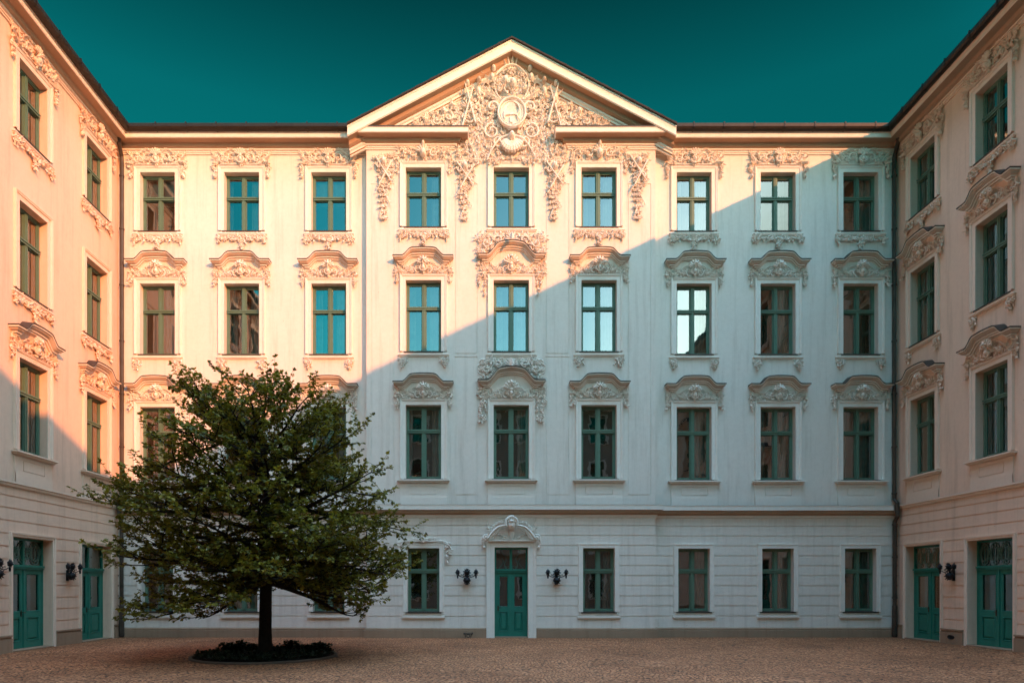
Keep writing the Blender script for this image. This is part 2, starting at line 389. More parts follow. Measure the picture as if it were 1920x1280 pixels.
def corner_brackets(seed, flip, half=.78):
    o = ORN(seed)
    o.scroll(half-.13, -.12, .09, pi/2, 1.1, .018); o.rosette(half-.02, -.07, .07, .02)
    o.fill(lambda u, z: z > -.28+.5*abs(u-(half-.13)), (half-.28, half+.03, -.28, -.02), 22, .075)
    o.garland([(half-.15, -.15), (half-.12, -.33)], .06, .01, 40)
    if flip: o.v = [(-x, y, z) for x, y, z in o.v]; o.f = [f[::-1] for f in o.f]
    return o.mesh('garland', M_STUC, False)
def hood_relief(seed, rise=.20, half=.78, h=.40, big=False):        # between the surround (z=0) and the hood (z=h at the sides)
    o = ORN(seed); r = o.r
    o.scroll(.17, .16, .13, -pi/2, .9, .022, .03); o.scroll(.36, .13, .09, pi, -1, .018, .03)
    o.frond([(.30, .06), (.48, .16), (.66, .34)], .13, .075, .02, 4)
    o.frond([(.52, .05), (.70, .10), (.82, .26)], .12, .07, .02, 3)
    o.curve([(.2, .4), (.34, .34), (.5, .2), (.72, .03)], .016, .02)
    o.fill(lambda u, z: z < h-.02+rise*max(0, 1-abs(u)/.5)*.6, (.08, .88, .03, h+rise*.6), 70, .07, .02)
    o.garland([(half+.06, .22), (half+.10, .05), (half+.05, -.12), (half+.09, -.26 if not big else -.7)], lambda t: .12*(1-.5*t), .015, 60)
    o.mirror()
    o.scroll(0, .17, .12, 0, .98, .026, .05, .9); o.blob(0, .17, .08, .105, .1, .04); o.rosette(0, .19, .07, .1)
    o.shell(0, .27, .2+rise*.25, .35, pi-.35, 7, .06); o.rosette(0, h+rise*.45, .1, .14); o.rosette(.15, h+rise*.3, .08, .1); o.rosette(-.15, h+rise*.3, .08, .1)
    o.leaf(0, .08, -pi/2, .09, .1, .05); 
    return o.mesh('relief', M_STUC, False)

HOODPROF = [(w_*.76, z_) for w_, z_ in [(0, .05), (.37, .014), (.37, -.014), (.352, -.018), (.345, -.05), (.30, -.058), (.28, -.09), (.24, -.11), (.19, -.125), (.18, -.155), (.12, -.165), (.105, -.20), (.05, -.21), (.04, -.225), (0, -.23)]]
def hood_mesh(half=.96, rise=.24, zt=0.0, flat=.17, top=.36, arch=.02):
    """swan-neck hood; z=0 at the metal edge of its straight ends"""
    p = []; u1 = half-.281; xs = [-u1, -(u1-.02)]
    N = 26
    e0 = u1-.01          # start of the S
    for i in range(N+1):
        u = -(e0+.0)+2*e0*i/N; xs.append(u)
    xs += [u1-.02, u1]; xs = sorted(set(round(x, 4) for x in xs if abs(x) <= u1))
    def f(u):
        a = abs(u)
        if a >= e0: return .0
        if a <= top: return rise+arch*(1-(a/top)**2)
        t = (e0-a)/(e0-top); return rise*(t*t*(3-2*t))
    path = [(x, f(x)) for x in xs]
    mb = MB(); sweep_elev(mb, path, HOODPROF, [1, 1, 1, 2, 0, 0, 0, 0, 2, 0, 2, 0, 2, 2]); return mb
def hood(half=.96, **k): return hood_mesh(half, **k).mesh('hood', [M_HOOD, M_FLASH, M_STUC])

# ------------------------------------------------------------------ levels (from the photograph)
Z = dict(plinth=.315, g0=.83, g1=2.866, f10=5.085, f11=7.43, f20=9.14, f21=11.41, f30=13.12, f31=15.0)
BAR = {'g': 2.125, 'f1': 6.62, 'f2': 10.57, 'f3': 14.24}
HALF = {'g': .51, 'f1': .565, 'f2': .565, 'f3': .565}
SET = .19      # frames sit this far behind the wall face
def sash_frame(h, H, bar, mid=.055):
    """timber cross window, z=0 at the opening's bottom"""
    m = MB(); d0, d1 = -SET-.06, -SET
    m.box(-h, -h+.065, d0, d1, .0, H); m.box(h-.065, h, d0, d1, .0, H)
    m.box(-h+.065, h-.065, d0, d1, H-.07, H); m.box(-h+.065, h-.065, d0, d1, .0, .06)
    m.box(-h+.065, h-.065, d0, d1+.03, bar-.045, bar+.045); m.box(-h+.03, h-.03, d1+.031, d1+.055, bar+.012, bar+.05)
    m.box(-h+.03, h-.03, d1+.031, d1+.045, bar-.05, bar-.02)
    m.box(-mid, mid, d0, d1+.022, .06, bar-.045); m.box(-mid, mid, d0, d1+.022, bar+.045, H-.07)
    m.box(-.014, .014, d1+.022, d1+.038, .06, bar-.05); m.box(-.014, .014, d1+.022, d1+.038, bar+.05, H-.07)
    # sash rails inside each light
    for a, b in ((-h+.065, -mid), (mid, h-.065)):
        for c, d in ((.06, bar-.045), (bar+.045, H-.07)):
            t = .028; e = d1-.018
            m.box(a, a+t, d0, e, c, d); m.box(b-t, b, d0, e, c, d); m.box(a+t, b-t, d0, e, c, c+t*1.3); m.box(a+t, b-t, d0, e, d-t, d)
    return m.mesh('window', M_PAINT)
def pane_mesh(h, H, bar, mid=.055):
    m = MB(); y = SET+.04
    for a, b in ((-h+.065, -mid), (mid, h-.065)):
        for c, d in ((.06, bar-.045), (bar+.045, H-.07)):
            m.add([(a, y, c), (b, y, c), (b, y, d), (a, y, d)], [(0, 1, 2, 3)])
    return m.mesh('pane', M_GLASS)
def dark_sill(h):
    m = MB(); prof = [(-SET, .012), (.045, -.005), (.05, -.03), (.03, -.03), (-.01, -.02)]
    sweep_elev(m, [(-h+.001, 0), (h-.001, 0)], [(max(.0, p[0]) if 0 else p[0], p[1]) for p in prof], None, False)
    m.box(-h-.06, h+.06, .0, .055, -.045, -.012)
    m.box(-h+.0, h-.0, -SET, .0, -.02, .004)
    return m.mesh('sill', M_FLASH)
def curtain(h, H, kind, seed):
    r = random.Random(seed); m = MB(); d = SET+.22
    def drape(a, b, z0, z1):
        n = 16; vs = []
        for i in range(n+1):
            t = i/n; x = a+(b-a)*t; y = d+.035*sin(t*22+seed)+.015*sin(t*51)
            vs += [(x, y, z0), (x, y, z1)]
        m.add(vs, [(2*i, 2*i+2, 2*i+3, 2*i+1) for i in range(n)])
    if kind == 'sides': drape(-h, -h+r.uniform(.14, .3), 0, H); drape(h-r.uniform(.2, .42), h, 0, H)
    elif kind == 'blind': m.box(-h, h, -d-.01, -d, r.uniform(.5, .75)*H, H)
    else: drape(h-r.uniform(.3, .5), h, 0, H)
    return m.mesh('curtain', M_CURT)

def surround_mesh(kind, mat, hh=None):
    h = HALF[kind] if hh is None else hh; H = (Z[kind+'1']-Z[kind+'0']) ; m = MB()
    if kind == 'g':
        frame(m, -h, h, 0, H, [(0, -.001), (0, .03), (.10, .03), (.105, .042), (.14, .045), (.145, 0.0)], 'LTR')
        m.box(-h-.145, h+.145, .0, .035, -.07, -.045); m.box(-h-.17, h+.17, .0, .06, -.19, -.12); m.box(-h-.15, h+.15, .0, .04, -.225, -.19)
    else:
        frame(m, -h, h, 0, H, [(0, -.001), (0, .035), (.115, .035), (.122, .05), (.135, .06), (.165, .065), (.175, .075), (.185, .07), (.187, 0.0)], 'LTR')
        if kind == 'f1':
            # sill slab and panelled apron down to the string course
            prof = [(0, -.028), (.17, -.045), (.17, -.085), (.13, -.10), (.11, -.135), (.05, -.15), (0, -.155)]
            sweep_elev(m, [(-h-.10, 0), (h+.10, 0)], prof, None, True)
            us = [-h-.18, -.43, -.415, .415, .43, h+.18]; zb = 4.25-Z['f10']; zs = [zb, zb+.24, -.52, -.505, -.255, -.24, -.155]
            def wf(u, z):
                if z < zb+.24: return .055
                if abs(u) < .43 and -.52 < z < -.24:
                    return .015 if (abs(u) > .415 or z < -.505 or z > -.255) else .038
                return .035
            grid_wall(m, us, zs, wf)
            for s in (-1, 1):
                m.box(*(sorted((s*(h+.1801), s*(h+.1795)))), 0, .034, zb, -.155)
        else:
            frame(m, -h-.187, h+.187, -.13, -.13, [(0, 0)], 'LTR')
            m.box(-h-.187, h+.187, 0, .032, -.10, -.045)
            sweep_elev(m, [(-h-.175, 0), (h+.175, 0)], [(0, -.10), (.075, -.105), (.075, -.125), (.05, -.14), (.035, -.165), (0, -.17)], None, True)
    return m.mesh('surround', mat)

CACHE = {}
def cached(key, fn):
    if key not in CACHE: CACHE[key] = fn()
    return CACHE[key]
NW = [0]
def window(kind, u, place, parent, mat, mk, hoodk='std', orn=True, curt=None, seed=None, low=False):
    """place(u) -> (x, y, rz) of a point on the wall"""
    NW[0] += 1; sd_ = NW[0] if seed is None else seed; var = sd_ % 5
    x, y, rz = place(u); h = HALF[kind]; z0 = Z[kind+'0']; H = Z[kind+'1']-z0; bar = BAR[kind]-z0
    o = link('window', cached(('sash', kind), lambda: sash_frame(h, H, bar)), parent, (x, y, z0), rz)
    def sub(name, me, dz=0): c = link(name, me, o, (0, 0, dz)); return c
    sub('pane', cached(('pane', kind), lambda: pane_mesh(h, H, bar)))
    sub('sill', cached(('sill', kind), lambda: dark_sill(h)))
    sub('surround', cached(('sur', kind, mk), lambda: surround_mesh(kind, mat)))
    ck = curt or random.choice(['sides', 'one', 'blind', None, 'sides', 'one'])
    if ck and ck != 'none' and not low: sub('curtain', cached(('cu', kind, ck, sd_ % 4), lambda: curtain(h, H, ck, sd_ % 4)))
    if low: return o
    top = H+.185
    def mm(me):         # same relief, wing colour
        if mat is M_STUC: return me
        me = me.copy(); me.materials[0] = mat; return me
    if kind == 'f3' and orn:
        sub('relief', cached(('crown', mk, var), lambda: mm(crown_relief(11+var))), top)
        sub('garland', cached(('garl', mk, var), lambda: mm(sill_garland(21+var))), -.17)
    if kind in ('f1', 'f2') and hoodk != 'none':
        big = hoodk == 'big'
        hz = top+.50+(.05 if big else 0)
        sub('hood', cached(('hood', mk, hoodk), lambda: hood(1.07, rise=.38, flat=.24, top=.34, arch=.05) if big else hood()), hz)
        sub('relief', cached(('hrel', mk, hoodk, var), lambda: mm(hood_relief(31+var, .42 if big else .22, .78, .28, big))), top)
    if kind == 'f2' and orn:
        if hoodk == 'none': sub('garland', cached(('garl', mk, var), lambda: mm(sill_garland(21+var))), -.17)
        else:
            for fl in (0, 1): sub('garland', cached(('brk', mk, var, fl), lambda: mm(corner_brackets(41+var, fl))), -.17)
    return o

# ------------------------------------------------------------------ the four sides of the courtyard
XL, XR, YF, YB = -11.60, 13.56, 22.07, -9.7
RX0, RX1, RP = -3.545, 5.695, .25         # central projection
CX = 1.075
YR = YF-RP
COLS_SIDE_L = [-10.33, -7.61, -4.80]
COLS_RIS = [-1.72, 1.085, 3.885]
COLS_SIDE_R = [7.0, 9.71, 12.38]
GR = [.60+.3235*k for k in range(0, 12)]     # groove heights of the rustication
GR = [.315+.375] + [.69+.3235*k for k in range(1, 9)] + [3.60]
GR = [.69, 1.02, 1.34, 1.665, 1.99, 2.31, 2.63, 2.95, 3.27, 3.585]
G = .016
def place_front(u): return (u, YR if RX0 < u < RX1 else YF, 0)
def place_left(u): return (XL, u, pi/2)          # u = world y
def place_right(u): return (XR, u, -pi/2)        # u = world y
def place_back(u): return (u, YB, pi)

GROOVES = []
for g in GR: GROOVES += [g-G, g+G]
# ---- centre building
front = link('palace_building', None, None, (CX, YF, 0), 0,
             label='cream rococo palace facade facing the camera, with stucco-filled triangular pediment over its middle',
             category='building')
FO = (-CX, -YF, 0)      # children are modelled in world coordinates and shifted by this
ris_edges = [RX0, RX1]
op = []       # openings (u0,u1,z0,z1)
for c in COLS_SIDE_L+COLS_RIS+COLS_SIDE_R:
    for k in ('f1', 'f2', 'f3'): op.append((c-HALF[k], c+HALF[k], Z[k+'0'], Z[k+'1']))
    if abs(c-1.085) > .1: op.append((c-HALF['g'], c+HALF['g'], Z['g0'], Z['g1']))
    else: op.append((c-.535, c+.535, 0, 2.89))
PAN = [(-.72, 0.0, 9.06, 14.5), (-.72, 0, 4.55, 8.98), (2.18, 2.93, 9.06, 14.5), (2.18, 2.93, 4.55, 8.98),
       (4.80, 5.55, 4.55, 14.5), (-3.40, -2.66, 4.55, 14.5)]
def front_w(u, z):
    for a, b, c, d in op:
        if a < u < b and c < z < d: return None
    ris = RX0 < u < RX1; base = RP if ris else 0.0
    if z < Z['plinth']: return base
    if z < 3.9:
        # no grooves beside openings' frames
        for a, b, c, d in op:
            if c < 3 and a-.16 < u < b+.16 and z < d+.15: return base
        for g in GR:
            if abs(z-g) < G: return base-.022
        return base
    if ris:
        for a, b, c, d in PAN:
            if a < u < b and c < z < d:
                t = .03
                if u < a+t or u > b-t or z < c+t or z > d-t: return base-.018
                return base
    return base
us = [XL, XR, RX0, RX1]; zs = [0, Z['plinth'], 3.9, 15.9]+GROOVES
for a, b, c, d in op:
    us += [a, b]; zs += [c, d]
    if c < 3: us += [a-.16, b+.16]; zs.append(d+.15)
for a, b, c, d in PAN: us += [a, a+.03, b-.03, b]; zs += [c, c+.03, d-.03, d]
mb = MB(); grid_wall(mb, us, zs, front_w)
mb.v = [(x, y+YF, z) for x, y, z in mb.v]
# tympanum
zt = 15.9; ap = 18.60; sl = .523
mb.add([(RX0, YR, zt), (RX1, YR, zt), (RX1, YR, ap-(RX1-CX)*sl), (CX, YR, ap), (RX0, YR, ap-(CX-RX0)*sl)], [(0, 1, 2, 3, 4)])
build(mb, 'wall', M_WALL, front, FO)
FULL = [(XL, YB-4), (XL, YF), (RX0, YF), (RX0, YR), (RX1, YR), (RX1, YF), (XR, YF), (XR, YB-4)]
dc = .79
mb = MB(); PL = [(0, 0), (.07, 0), (.07, .235), (.045, .245), (.055, .26), (.055, .285), (.02, .315), (0, .32)]
sweep_plan(mb, [(XL, YB), (XL, YF), (RX0, YF), (RX0, YR), (1.085-dc, YR)], PL, 1, 4)
build(mb, 'plinth', M_STONE, front, FO); mb = MB()
sweep_plan(mb, [(1.085+dc, YR), (RX1, YR), (RX1, YF), (XR, YF), (XR, YB)], PL, 0, 3)
build(mb, 'plinth', M_STONE, front, FO)
mb = MB()
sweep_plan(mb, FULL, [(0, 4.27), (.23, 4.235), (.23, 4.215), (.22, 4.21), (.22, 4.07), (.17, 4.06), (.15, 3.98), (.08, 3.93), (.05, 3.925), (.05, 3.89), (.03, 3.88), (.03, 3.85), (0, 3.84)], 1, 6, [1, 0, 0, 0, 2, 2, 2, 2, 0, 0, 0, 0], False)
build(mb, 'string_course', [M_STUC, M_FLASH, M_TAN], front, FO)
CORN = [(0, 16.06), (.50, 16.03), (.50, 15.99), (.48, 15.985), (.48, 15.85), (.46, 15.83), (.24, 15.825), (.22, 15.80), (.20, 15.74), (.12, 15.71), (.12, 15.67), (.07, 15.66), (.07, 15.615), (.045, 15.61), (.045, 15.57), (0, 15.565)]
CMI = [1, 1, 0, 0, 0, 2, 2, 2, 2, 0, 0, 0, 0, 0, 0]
mb = MB()
xa, xb = -.76, 2.93
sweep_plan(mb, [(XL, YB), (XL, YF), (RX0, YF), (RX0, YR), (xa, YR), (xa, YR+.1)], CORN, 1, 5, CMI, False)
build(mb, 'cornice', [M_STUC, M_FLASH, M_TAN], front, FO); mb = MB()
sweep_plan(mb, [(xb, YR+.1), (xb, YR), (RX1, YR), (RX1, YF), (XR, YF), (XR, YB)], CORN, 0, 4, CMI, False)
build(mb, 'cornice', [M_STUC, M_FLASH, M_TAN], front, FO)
# raking cornice of the pediment
RAKE = [(-.6, 0), (.62, -.0), (.62, -.045), (.555, -.05), (.555, -.09), (.53, -.11), (.53, -.33), (.50, -.36), (.30, -.365), (.28, -.40), (.26, -.46), (.20, -.50), (.15, -.51), (.15, -.57), (.10, -.60), (.10, -.66), (.05, -.67), (.05, -.71), (0, -.72)]
mb = MB(); HR = 5.13; AP = 18.72
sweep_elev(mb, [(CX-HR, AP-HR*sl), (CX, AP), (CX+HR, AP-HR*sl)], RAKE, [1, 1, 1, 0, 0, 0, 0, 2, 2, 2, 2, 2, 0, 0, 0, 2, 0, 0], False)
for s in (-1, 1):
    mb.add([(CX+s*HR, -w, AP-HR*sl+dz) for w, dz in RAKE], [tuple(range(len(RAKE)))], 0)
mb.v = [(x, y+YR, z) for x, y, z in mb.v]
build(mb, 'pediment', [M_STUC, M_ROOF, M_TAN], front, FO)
# roofs
def tile_rows(mb, a, b, dirv, n, rise, depth):
    """rows of tiles: stepped sheets from the eave line a-b going back along dirv"""
    st = depth/n
    for i in range(n):
        z0 = rise*i/n; z1 = rise*(i+1)/n; o0 = dirv*(st*i); o1 = dirv*(st*(i+1)+.02)
        p = [a+o0+Vector((0, 0, z0+.035)), b+o0+Vector((0, 0, z0+.035)), b+o1+Vector((0, 0, z1)), a+o1+Vector((0, 0, z1))]
        mb.add([tuple(q) for q in p], [(0, 1, 2, 3)])
        mb.add([tuple(a+o0+Vector((0, 0, z0-.01))), tuple(b+o0+Vector((0, 0, z0-.01))), tuple(p[1]), tuple(p[0])], [(0, 1, 2, 3)])
ZE = 16.12; OV = .60
mb = MB()
for xa_, xb_ in ((XL-6, RX0-.4), (RX1+.4, XR+6)): tile_rows(mb, Vector((xa_, YF-.52, ZE)), Vector((xb_, YF-.52, ZE)), Vector((0, 1, 0)), 18, 2.15, 6.5)
# cross roof of the pediment
for s in (-1, 1):
    e = CX+s*HR; zz = AP-HR*sl
    n = 12
    for i in range(n):
        t0, t1 = i/n, (i+1)/n
        xa_, xb_ = e+(CX-e)*t0, e+(CX-e)*t1; za, zb_ = zz+(AP-zz)*t0+.03, zz+(AP-zz)*t1
        mb.add([(xa_, YR-.6, za), (xa_, YF+7, za), (xb_, YF+7, zb_), (xb_, YR-.6, zb_)], [(0, 1, 2, 3)])
        mb.add([(xa_, YR-.6, za-.04), (xa_, YR-.6, za), (xb_, YR-.6, zb_), (xb_, YR-.6, zb_-.04)], [(0, 1, 2, 3)])
build(mb, 'roof', M_ROOF, front, FO)
GUT = [(.47, 16.10), (.47, 15.985), (.50, 15.965), (.56, 15.95), (.63, 15.975), (.665, 16.03), (.665, 16.13), (.65, 16.13), (.65, 16.04), (.61, 16.0), (.56, 15.98), (.49, 16.0)]
GUT = [(o, z+.03) for o, z in GUT]
def gutter(path, i0, i1, parent, off, brackets):
    mb = MB(); sweep_plan(mb, path, GUT, i0, i1)
    for x, y, nx, ny in brackets:
        p = [(.46, 16.15), (.675, 16.165), (.685, 16.0), (.62, 15.955), (.5, 15.95)]
        mb2 = [(x+nx*o, y+ny*o, z+.03) for o, z in p]
        tx, ty = -ny*.02, nx*.02
        vs = [(a-tx, b-ty, c) for a, b, c in mb2]+[(a+tx, b+ty, c) for a, b, c in mb2]
        mb.add(vs, [(0, 1, 6, 5), (1, 2, 7, 6), (2, 3, 8, 7), (3, 4, 9, 8)])
    return build(mb, 'gutter', M_GUT, parent, off)
gutter([(XL, YB), (XL, YF), (CX-HR+.02, YF)], 1, 2, front, FO, [(x, YF, 0, -1) for x in np.arange(XL+1.5, RX0-.5, .95)])
gutter([(CX+HR-.02, YF), (XR, YF), (XR, YB)], 0, 1, front, FO, [(x, YF, 0, -1) for x in np.arange(RX1+1.1, XR-.7, .95)])
# what is behind the panes
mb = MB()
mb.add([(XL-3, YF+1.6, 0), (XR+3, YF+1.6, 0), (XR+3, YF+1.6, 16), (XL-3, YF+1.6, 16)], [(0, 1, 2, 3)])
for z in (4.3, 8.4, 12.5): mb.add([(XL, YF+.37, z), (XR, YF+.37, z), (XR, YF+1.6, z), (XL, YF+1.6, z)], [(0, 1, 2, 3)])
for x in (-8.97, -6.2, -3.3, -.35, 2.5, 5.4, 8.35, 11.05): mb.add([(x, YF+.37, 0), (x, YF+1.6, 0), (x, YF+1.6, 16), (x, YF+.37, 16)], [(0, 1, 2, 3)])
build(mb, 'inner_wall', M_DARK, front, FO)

def at_front(u):
    x, y, r = place_front(u); return (x-CX, y-YF, r)
for c in COLS_SIDE_L+COLS_RIS+COLS_SIDE_R:
    mid = abs(c-1.085) < .1
    for k in ('f3', 'f2', 'f1', 'g'):
        if k == 'g' and mid: continue
        window(k, c, at_front, front, M_STUC, 'c', 'big' if (mid and k in ('f1', 'f2')) else 'std', orn=not (k == 'f3' and RX0 < c < RX1))

# ---- special stucco of the central bays, one part per composition
def rx(px, w=.05): return (px-895)/1280*(YR-w)
def rz_(py, w=.05): return 1.62+(1100-py)/1280*(YR-w)
def orn_part(name, o, smooth=False):
    o.v = [(x-CX, y+YR-YF, z) for x, y, z in o.v]; o.abs0 = YR-YF
    return link(name, o.mesh(name, M_STUC, smooth), front)
# pediment composition
o = ORN(101); r = o.r; mu, mz = rx(959), rz_(218)
def tym(u, z): return z < ap-.80-abs(u-CX)*sl and z > rz_(238)
o.scroll(mu+.62, rz_(250), .27, pi*.5, -1.3, .036, .05); o.scroll(mu+.60, rz_(205), .2, pi, -1.0, .04, .05)
o.scroll(mu+.42, rz_(268), .2, pi*1.2, 1.0, .035, .05)
o.frond([(mu+.3, rz_(172)), (mu+.6, rz_(165)), (mu+.95, rz_(180)), (mu+1.1, rz_(200))], .24, .12, .05, 6)
o.frond([(mu+.35, rz_(190)), (mu+.7, rz_(178)), (mu+1.15, rz_(160))], .24, .13, .06, 6)
# winged putti / trophies either side of the crown
o.blob(mu+.62, rz_(150), .09, .13, .12, .07); o.blob(mu+.58, rz_(137), .085, .09, .12, .12); o.leaf(mu+.66, rz_(152), .35, .34, .15, .08, .4); o.leaf(mu+.64, rz_(156), -.2, .3, .12, .08, .4)
o.blob(mu+1.05, rz_(175), .08, .15, .10, .06)
for a_, b_ in ((.62, 150), (1.05, 175), (1.40, 185)):
    for q_ in (-2.2, -1.8, -1.4, -1.0): o.leaf(mu+a_, rz_(b_)+.08, q_, .26, .08, .08, .2)
    o.leaf(mu+a_, rz_(b_)+.03, .5, .26, .07, .1, .3); o.leaf(mu+a_, rz_(b_)+.03, 2.5, .24, .07, .1, .3); o.blob(mu+1.03, rz_(158), .08, .085, .11, .12)
o.blob(mu+1.40, rz_(185), .09, .18, .10, .05); o.blob(mu+1.40, rz_(163), .08, .09, .12, .1)
tube(o, [(mu+1.15, -.12, rz_(235)), (mu+1.5, -.16, rz_(160))], [.03, .02], 6)
tube(o, [(mu+1.6, -.12, rz_(250)), (mu+1.22, -.16, rz_(172))], [.03, .02], 6)
o.scroll(mu+1.35, rz_(225), .22, 0, 1.0, .035, .05, .6)
o.shell(mu+1.4, rz_(205), .22, .2, pi-.2, 6, .06)
# slopes
o.frond([(mu+1.7, rz_(215)), (mu+2.1, rz_(222)), (mu+2.5, rz_(232)), (mu+2.95, rz_(236))], .24, .13, .04, 7)
o.scroll(mu+2.0, rz_(222), .2, 0, 1.2, .035, .04); o.scroll(mu+2.4, rz_(229), .13, pi, 1.1, .028, .04)
o.rosette(mu+1.85, rz_(200), .14, .05); o.blob(mu+2.15, rz_(212), .1, .12, .13, .04)
o.fill(lambda u, z: z < rz_(192)-.30*(u-mu-1.6) and z > rz_(238), (mu+1.6, mu+3.1, rz_(238), rz_(186)), 190, .12, .03)
o.fill(lambda u, z: tym(u, z) and abs(u-mu) > .42, (mu+.3, mu+1.75, rz_(236), rz_(140)), 300, .125, .03, (.62, .8))
o.fill(lambda u, z: True, (mu+.2, mu+1.8, rz_(305), rz_(236)), 380, .12, .03, (.6, .8))
o.mirror(mu)
# crown cartouche
for s in (-1, 1):
    o.curve([(mu+s*.1, rz_(125)), (mu+s*.42, rz_(140)), (mu+s*.55, rz_(165)), (mu+s*.42, rz_(186))], .03, .08)
o.curve([(mu-.5, rz_(150)), (mu-.25, rz_(136)), (mu, rz_(131)), (mu+.25, rz_(136)), (mu+.5, rz_(152))], .032, .14)
o.blob(mu, rz_(160), .22, .22, .12, .04); o.blob(mu+.02, rz_(166), .1, .12, .14, .16); o.blob(mu-.2, rz_(158), .1, .12, .1, .14)
for a in (-.55, -.25, .05, .35): o.leaf(mu+a*.2, rz_(137), pi/2-a, .32, .12, .12, .35)
o.fill(lambda u, z: (u-mu)**2+(z-rz_(160))**2 < .22, (mu-.55, mu+.55, rz_(190), rz_(128)), 130, .10, .12)
# oval medallion with a draped bust on a pedestal in relief
pts = [(mu+.43*cos(a), -(.15), mz+.46*sin(a)) for a in np.linspace(0, 2*pi, 33)]
o.blob(mu, mz, .50, .53, .05, .09)
tube(o, pts, .034, 8, cap=False)
tube(o, [(mu+.35*cos(a), -.135, mz+.37*sin(a)) for a in np.linspace(0, 2*pi, 33)], .018, 6, cap=False)
o.add([(mu-.22, -.16, mz-.07), (mu+.16, -.16, mz-.05), (mu+.10, -.2, mz+.2), (mu-.04, -.2, mz+.27), (mu-.2, -.17, mz+.1)], [(0, 1, 2, 3, 4)])
o.curve([(mu-.24, mz-.1), (mu-.02, mz-.07), (mu+.2, mz-.09)], .028, .13)
o.curve([(mu-.22, mz-.22), (mu-.24, mz-.05), (mu-.16, mz+.12), (mu-.04, mz+.28)], .03, .14)
o.curve([(mu+.06, mz+.3), (mu+.2, mz+.2), (mu+.25, mz+.02), (mu+.17, mz-.12), (mu+.26, mz-.26)], .035, .14)
o.box(mu-.06, mu+.03, .12, .17, mz-.33, mz-.15)
o.blob(mu+.23, mz+.02, .05, .07, .06, .13)
# shell fan over the middle window
o.shell(mu, rz_(262), .50, pi*1.18, pi*1.82, 11, .03)
for s in (-1, 1):
    o.curve([(mu+s*.05, rz_(258)), (mu+s*.35, rz_(264)), (mu+s*.62, rz_(284)), (mu+s*.78, rz_(304))], .034, .08)
o.blob(mu, rz_(262), .13, .15, .22, .05)
o.garland([(mu-.72, rz_(302)), (mu, rz_(298)), (mu+.72, rz_(302))], .12, .03, 60)
orn_part('pediment_relief', o)
# hanging trophies: vertical drops beside the windows
def hanging(seed, px, y0, y1, wid, name='hanging_relief', extra=None, dens=190):
    o = ORN(seed); u = rx(px); z0, z1 = rz_(y0), rz_(y1); L = z0-z1
    o.garland([(u, z0), (u+.05, z0-L*.3), (u-.05, z0-L*.6), (u+.02, z1)], lambda t: max(.10, wid*(1-t*.92)), .02, dens)
    for k in range(5):
        t = k/5.2; o.frond([(u, z0-L*t), (u+(.16-.1*t)*(1 if k % 2 else -1), z0-L*(t+.08)), (u+(.34-.25*t)*(1 if k % 2 else -1)*wid/.7, z0-L*(t+.17))], .13*(1.2-t), .07, .04, 3)
    o.scroll(u-wid*.2, z0-L*.18, .13, 0, 1.1, .026, .04); o.scroll(u+wid*.2, z0-L*.32, .11, pi, -1.1, .024, .04)
    tube(o, [(u-.22*wid/.6, -.08, z0-L*.05), (u+.2*wid/.6, -.1, z0-L*.42)], [.028, .02], 6)
    tube(o, [(u+.24*wid/.6, -.08, z0-L*.1), (u-.12*wid/.6, -.1, z0-L*.48)], [.026, .02], 6)
    o.blob(u, z0-L*.12, .1, .13, .14, .04); o.rosette(u, z0-L*.3, .11, .07)
    o.scroll(u-.03, z1+.12, .1, pi*.5, 1.0, .018, .03)
    if extra: extra(o)
    orn_part(name, o)
hanging(201, 720, 290, 414, .70); hanging(202, 1197, 290, 414, .70)
hanging(203, 872, 300, 415, .72, dens=210); hanging(204, 1040, 300, 415, .72, dens=210)
def ris_crown(seed, c):
    o = ORN(seed); z = Z['f31']+.20
    h_ = lambda s: (c+s)
    for s in (-1, 1):
        o.scroll(c+s*.34, z+.22, .16, pi/2, s*1.0, .028, .03); o.frond([(c+s*.2, z+.08), (c+s*.5, z+.3), (c+s*.78, z+.4)], .17, .09, .03, 5)
        o.frond([(c+s*.15, z+.4), (c+s*.45, z+.46), (c+s*.8, z+.28), (c+s*.9, z+.1)], .15, .08, .03, 5)
        o.garland([(c+s*.84, z+.1), (c+s*.86, z-.1), (c+s*.83, z-.38)], .10, .015, 46)
        o.rosette(c+s*.62, z+.2, .11, .05)
    o.shell(c, z+.2, .26, .3, pi-.3, 7, .06); o.blob(c, z+.2, .11, .15, .14, .05); o.blob(c, z+.48, .06, .1, .1, .08)
    o.fill(lambda u, zz: True, (c-.9, c+.9, z+.03, z+.5), 110, .095, .01)
    orn_part('relief', o)
    if abs(c-1.085) > .5:
        for v in (0,):
            m = cached(('garl', 'c', 1), lambda: sill_garland(22)); x, y, q = at_front(c); link('garland', m, front, (x, y, Z['f30']-.17))
ris_crown(211, COLS_RIS[0]); ris_crown(212, COLS_RIS[2])
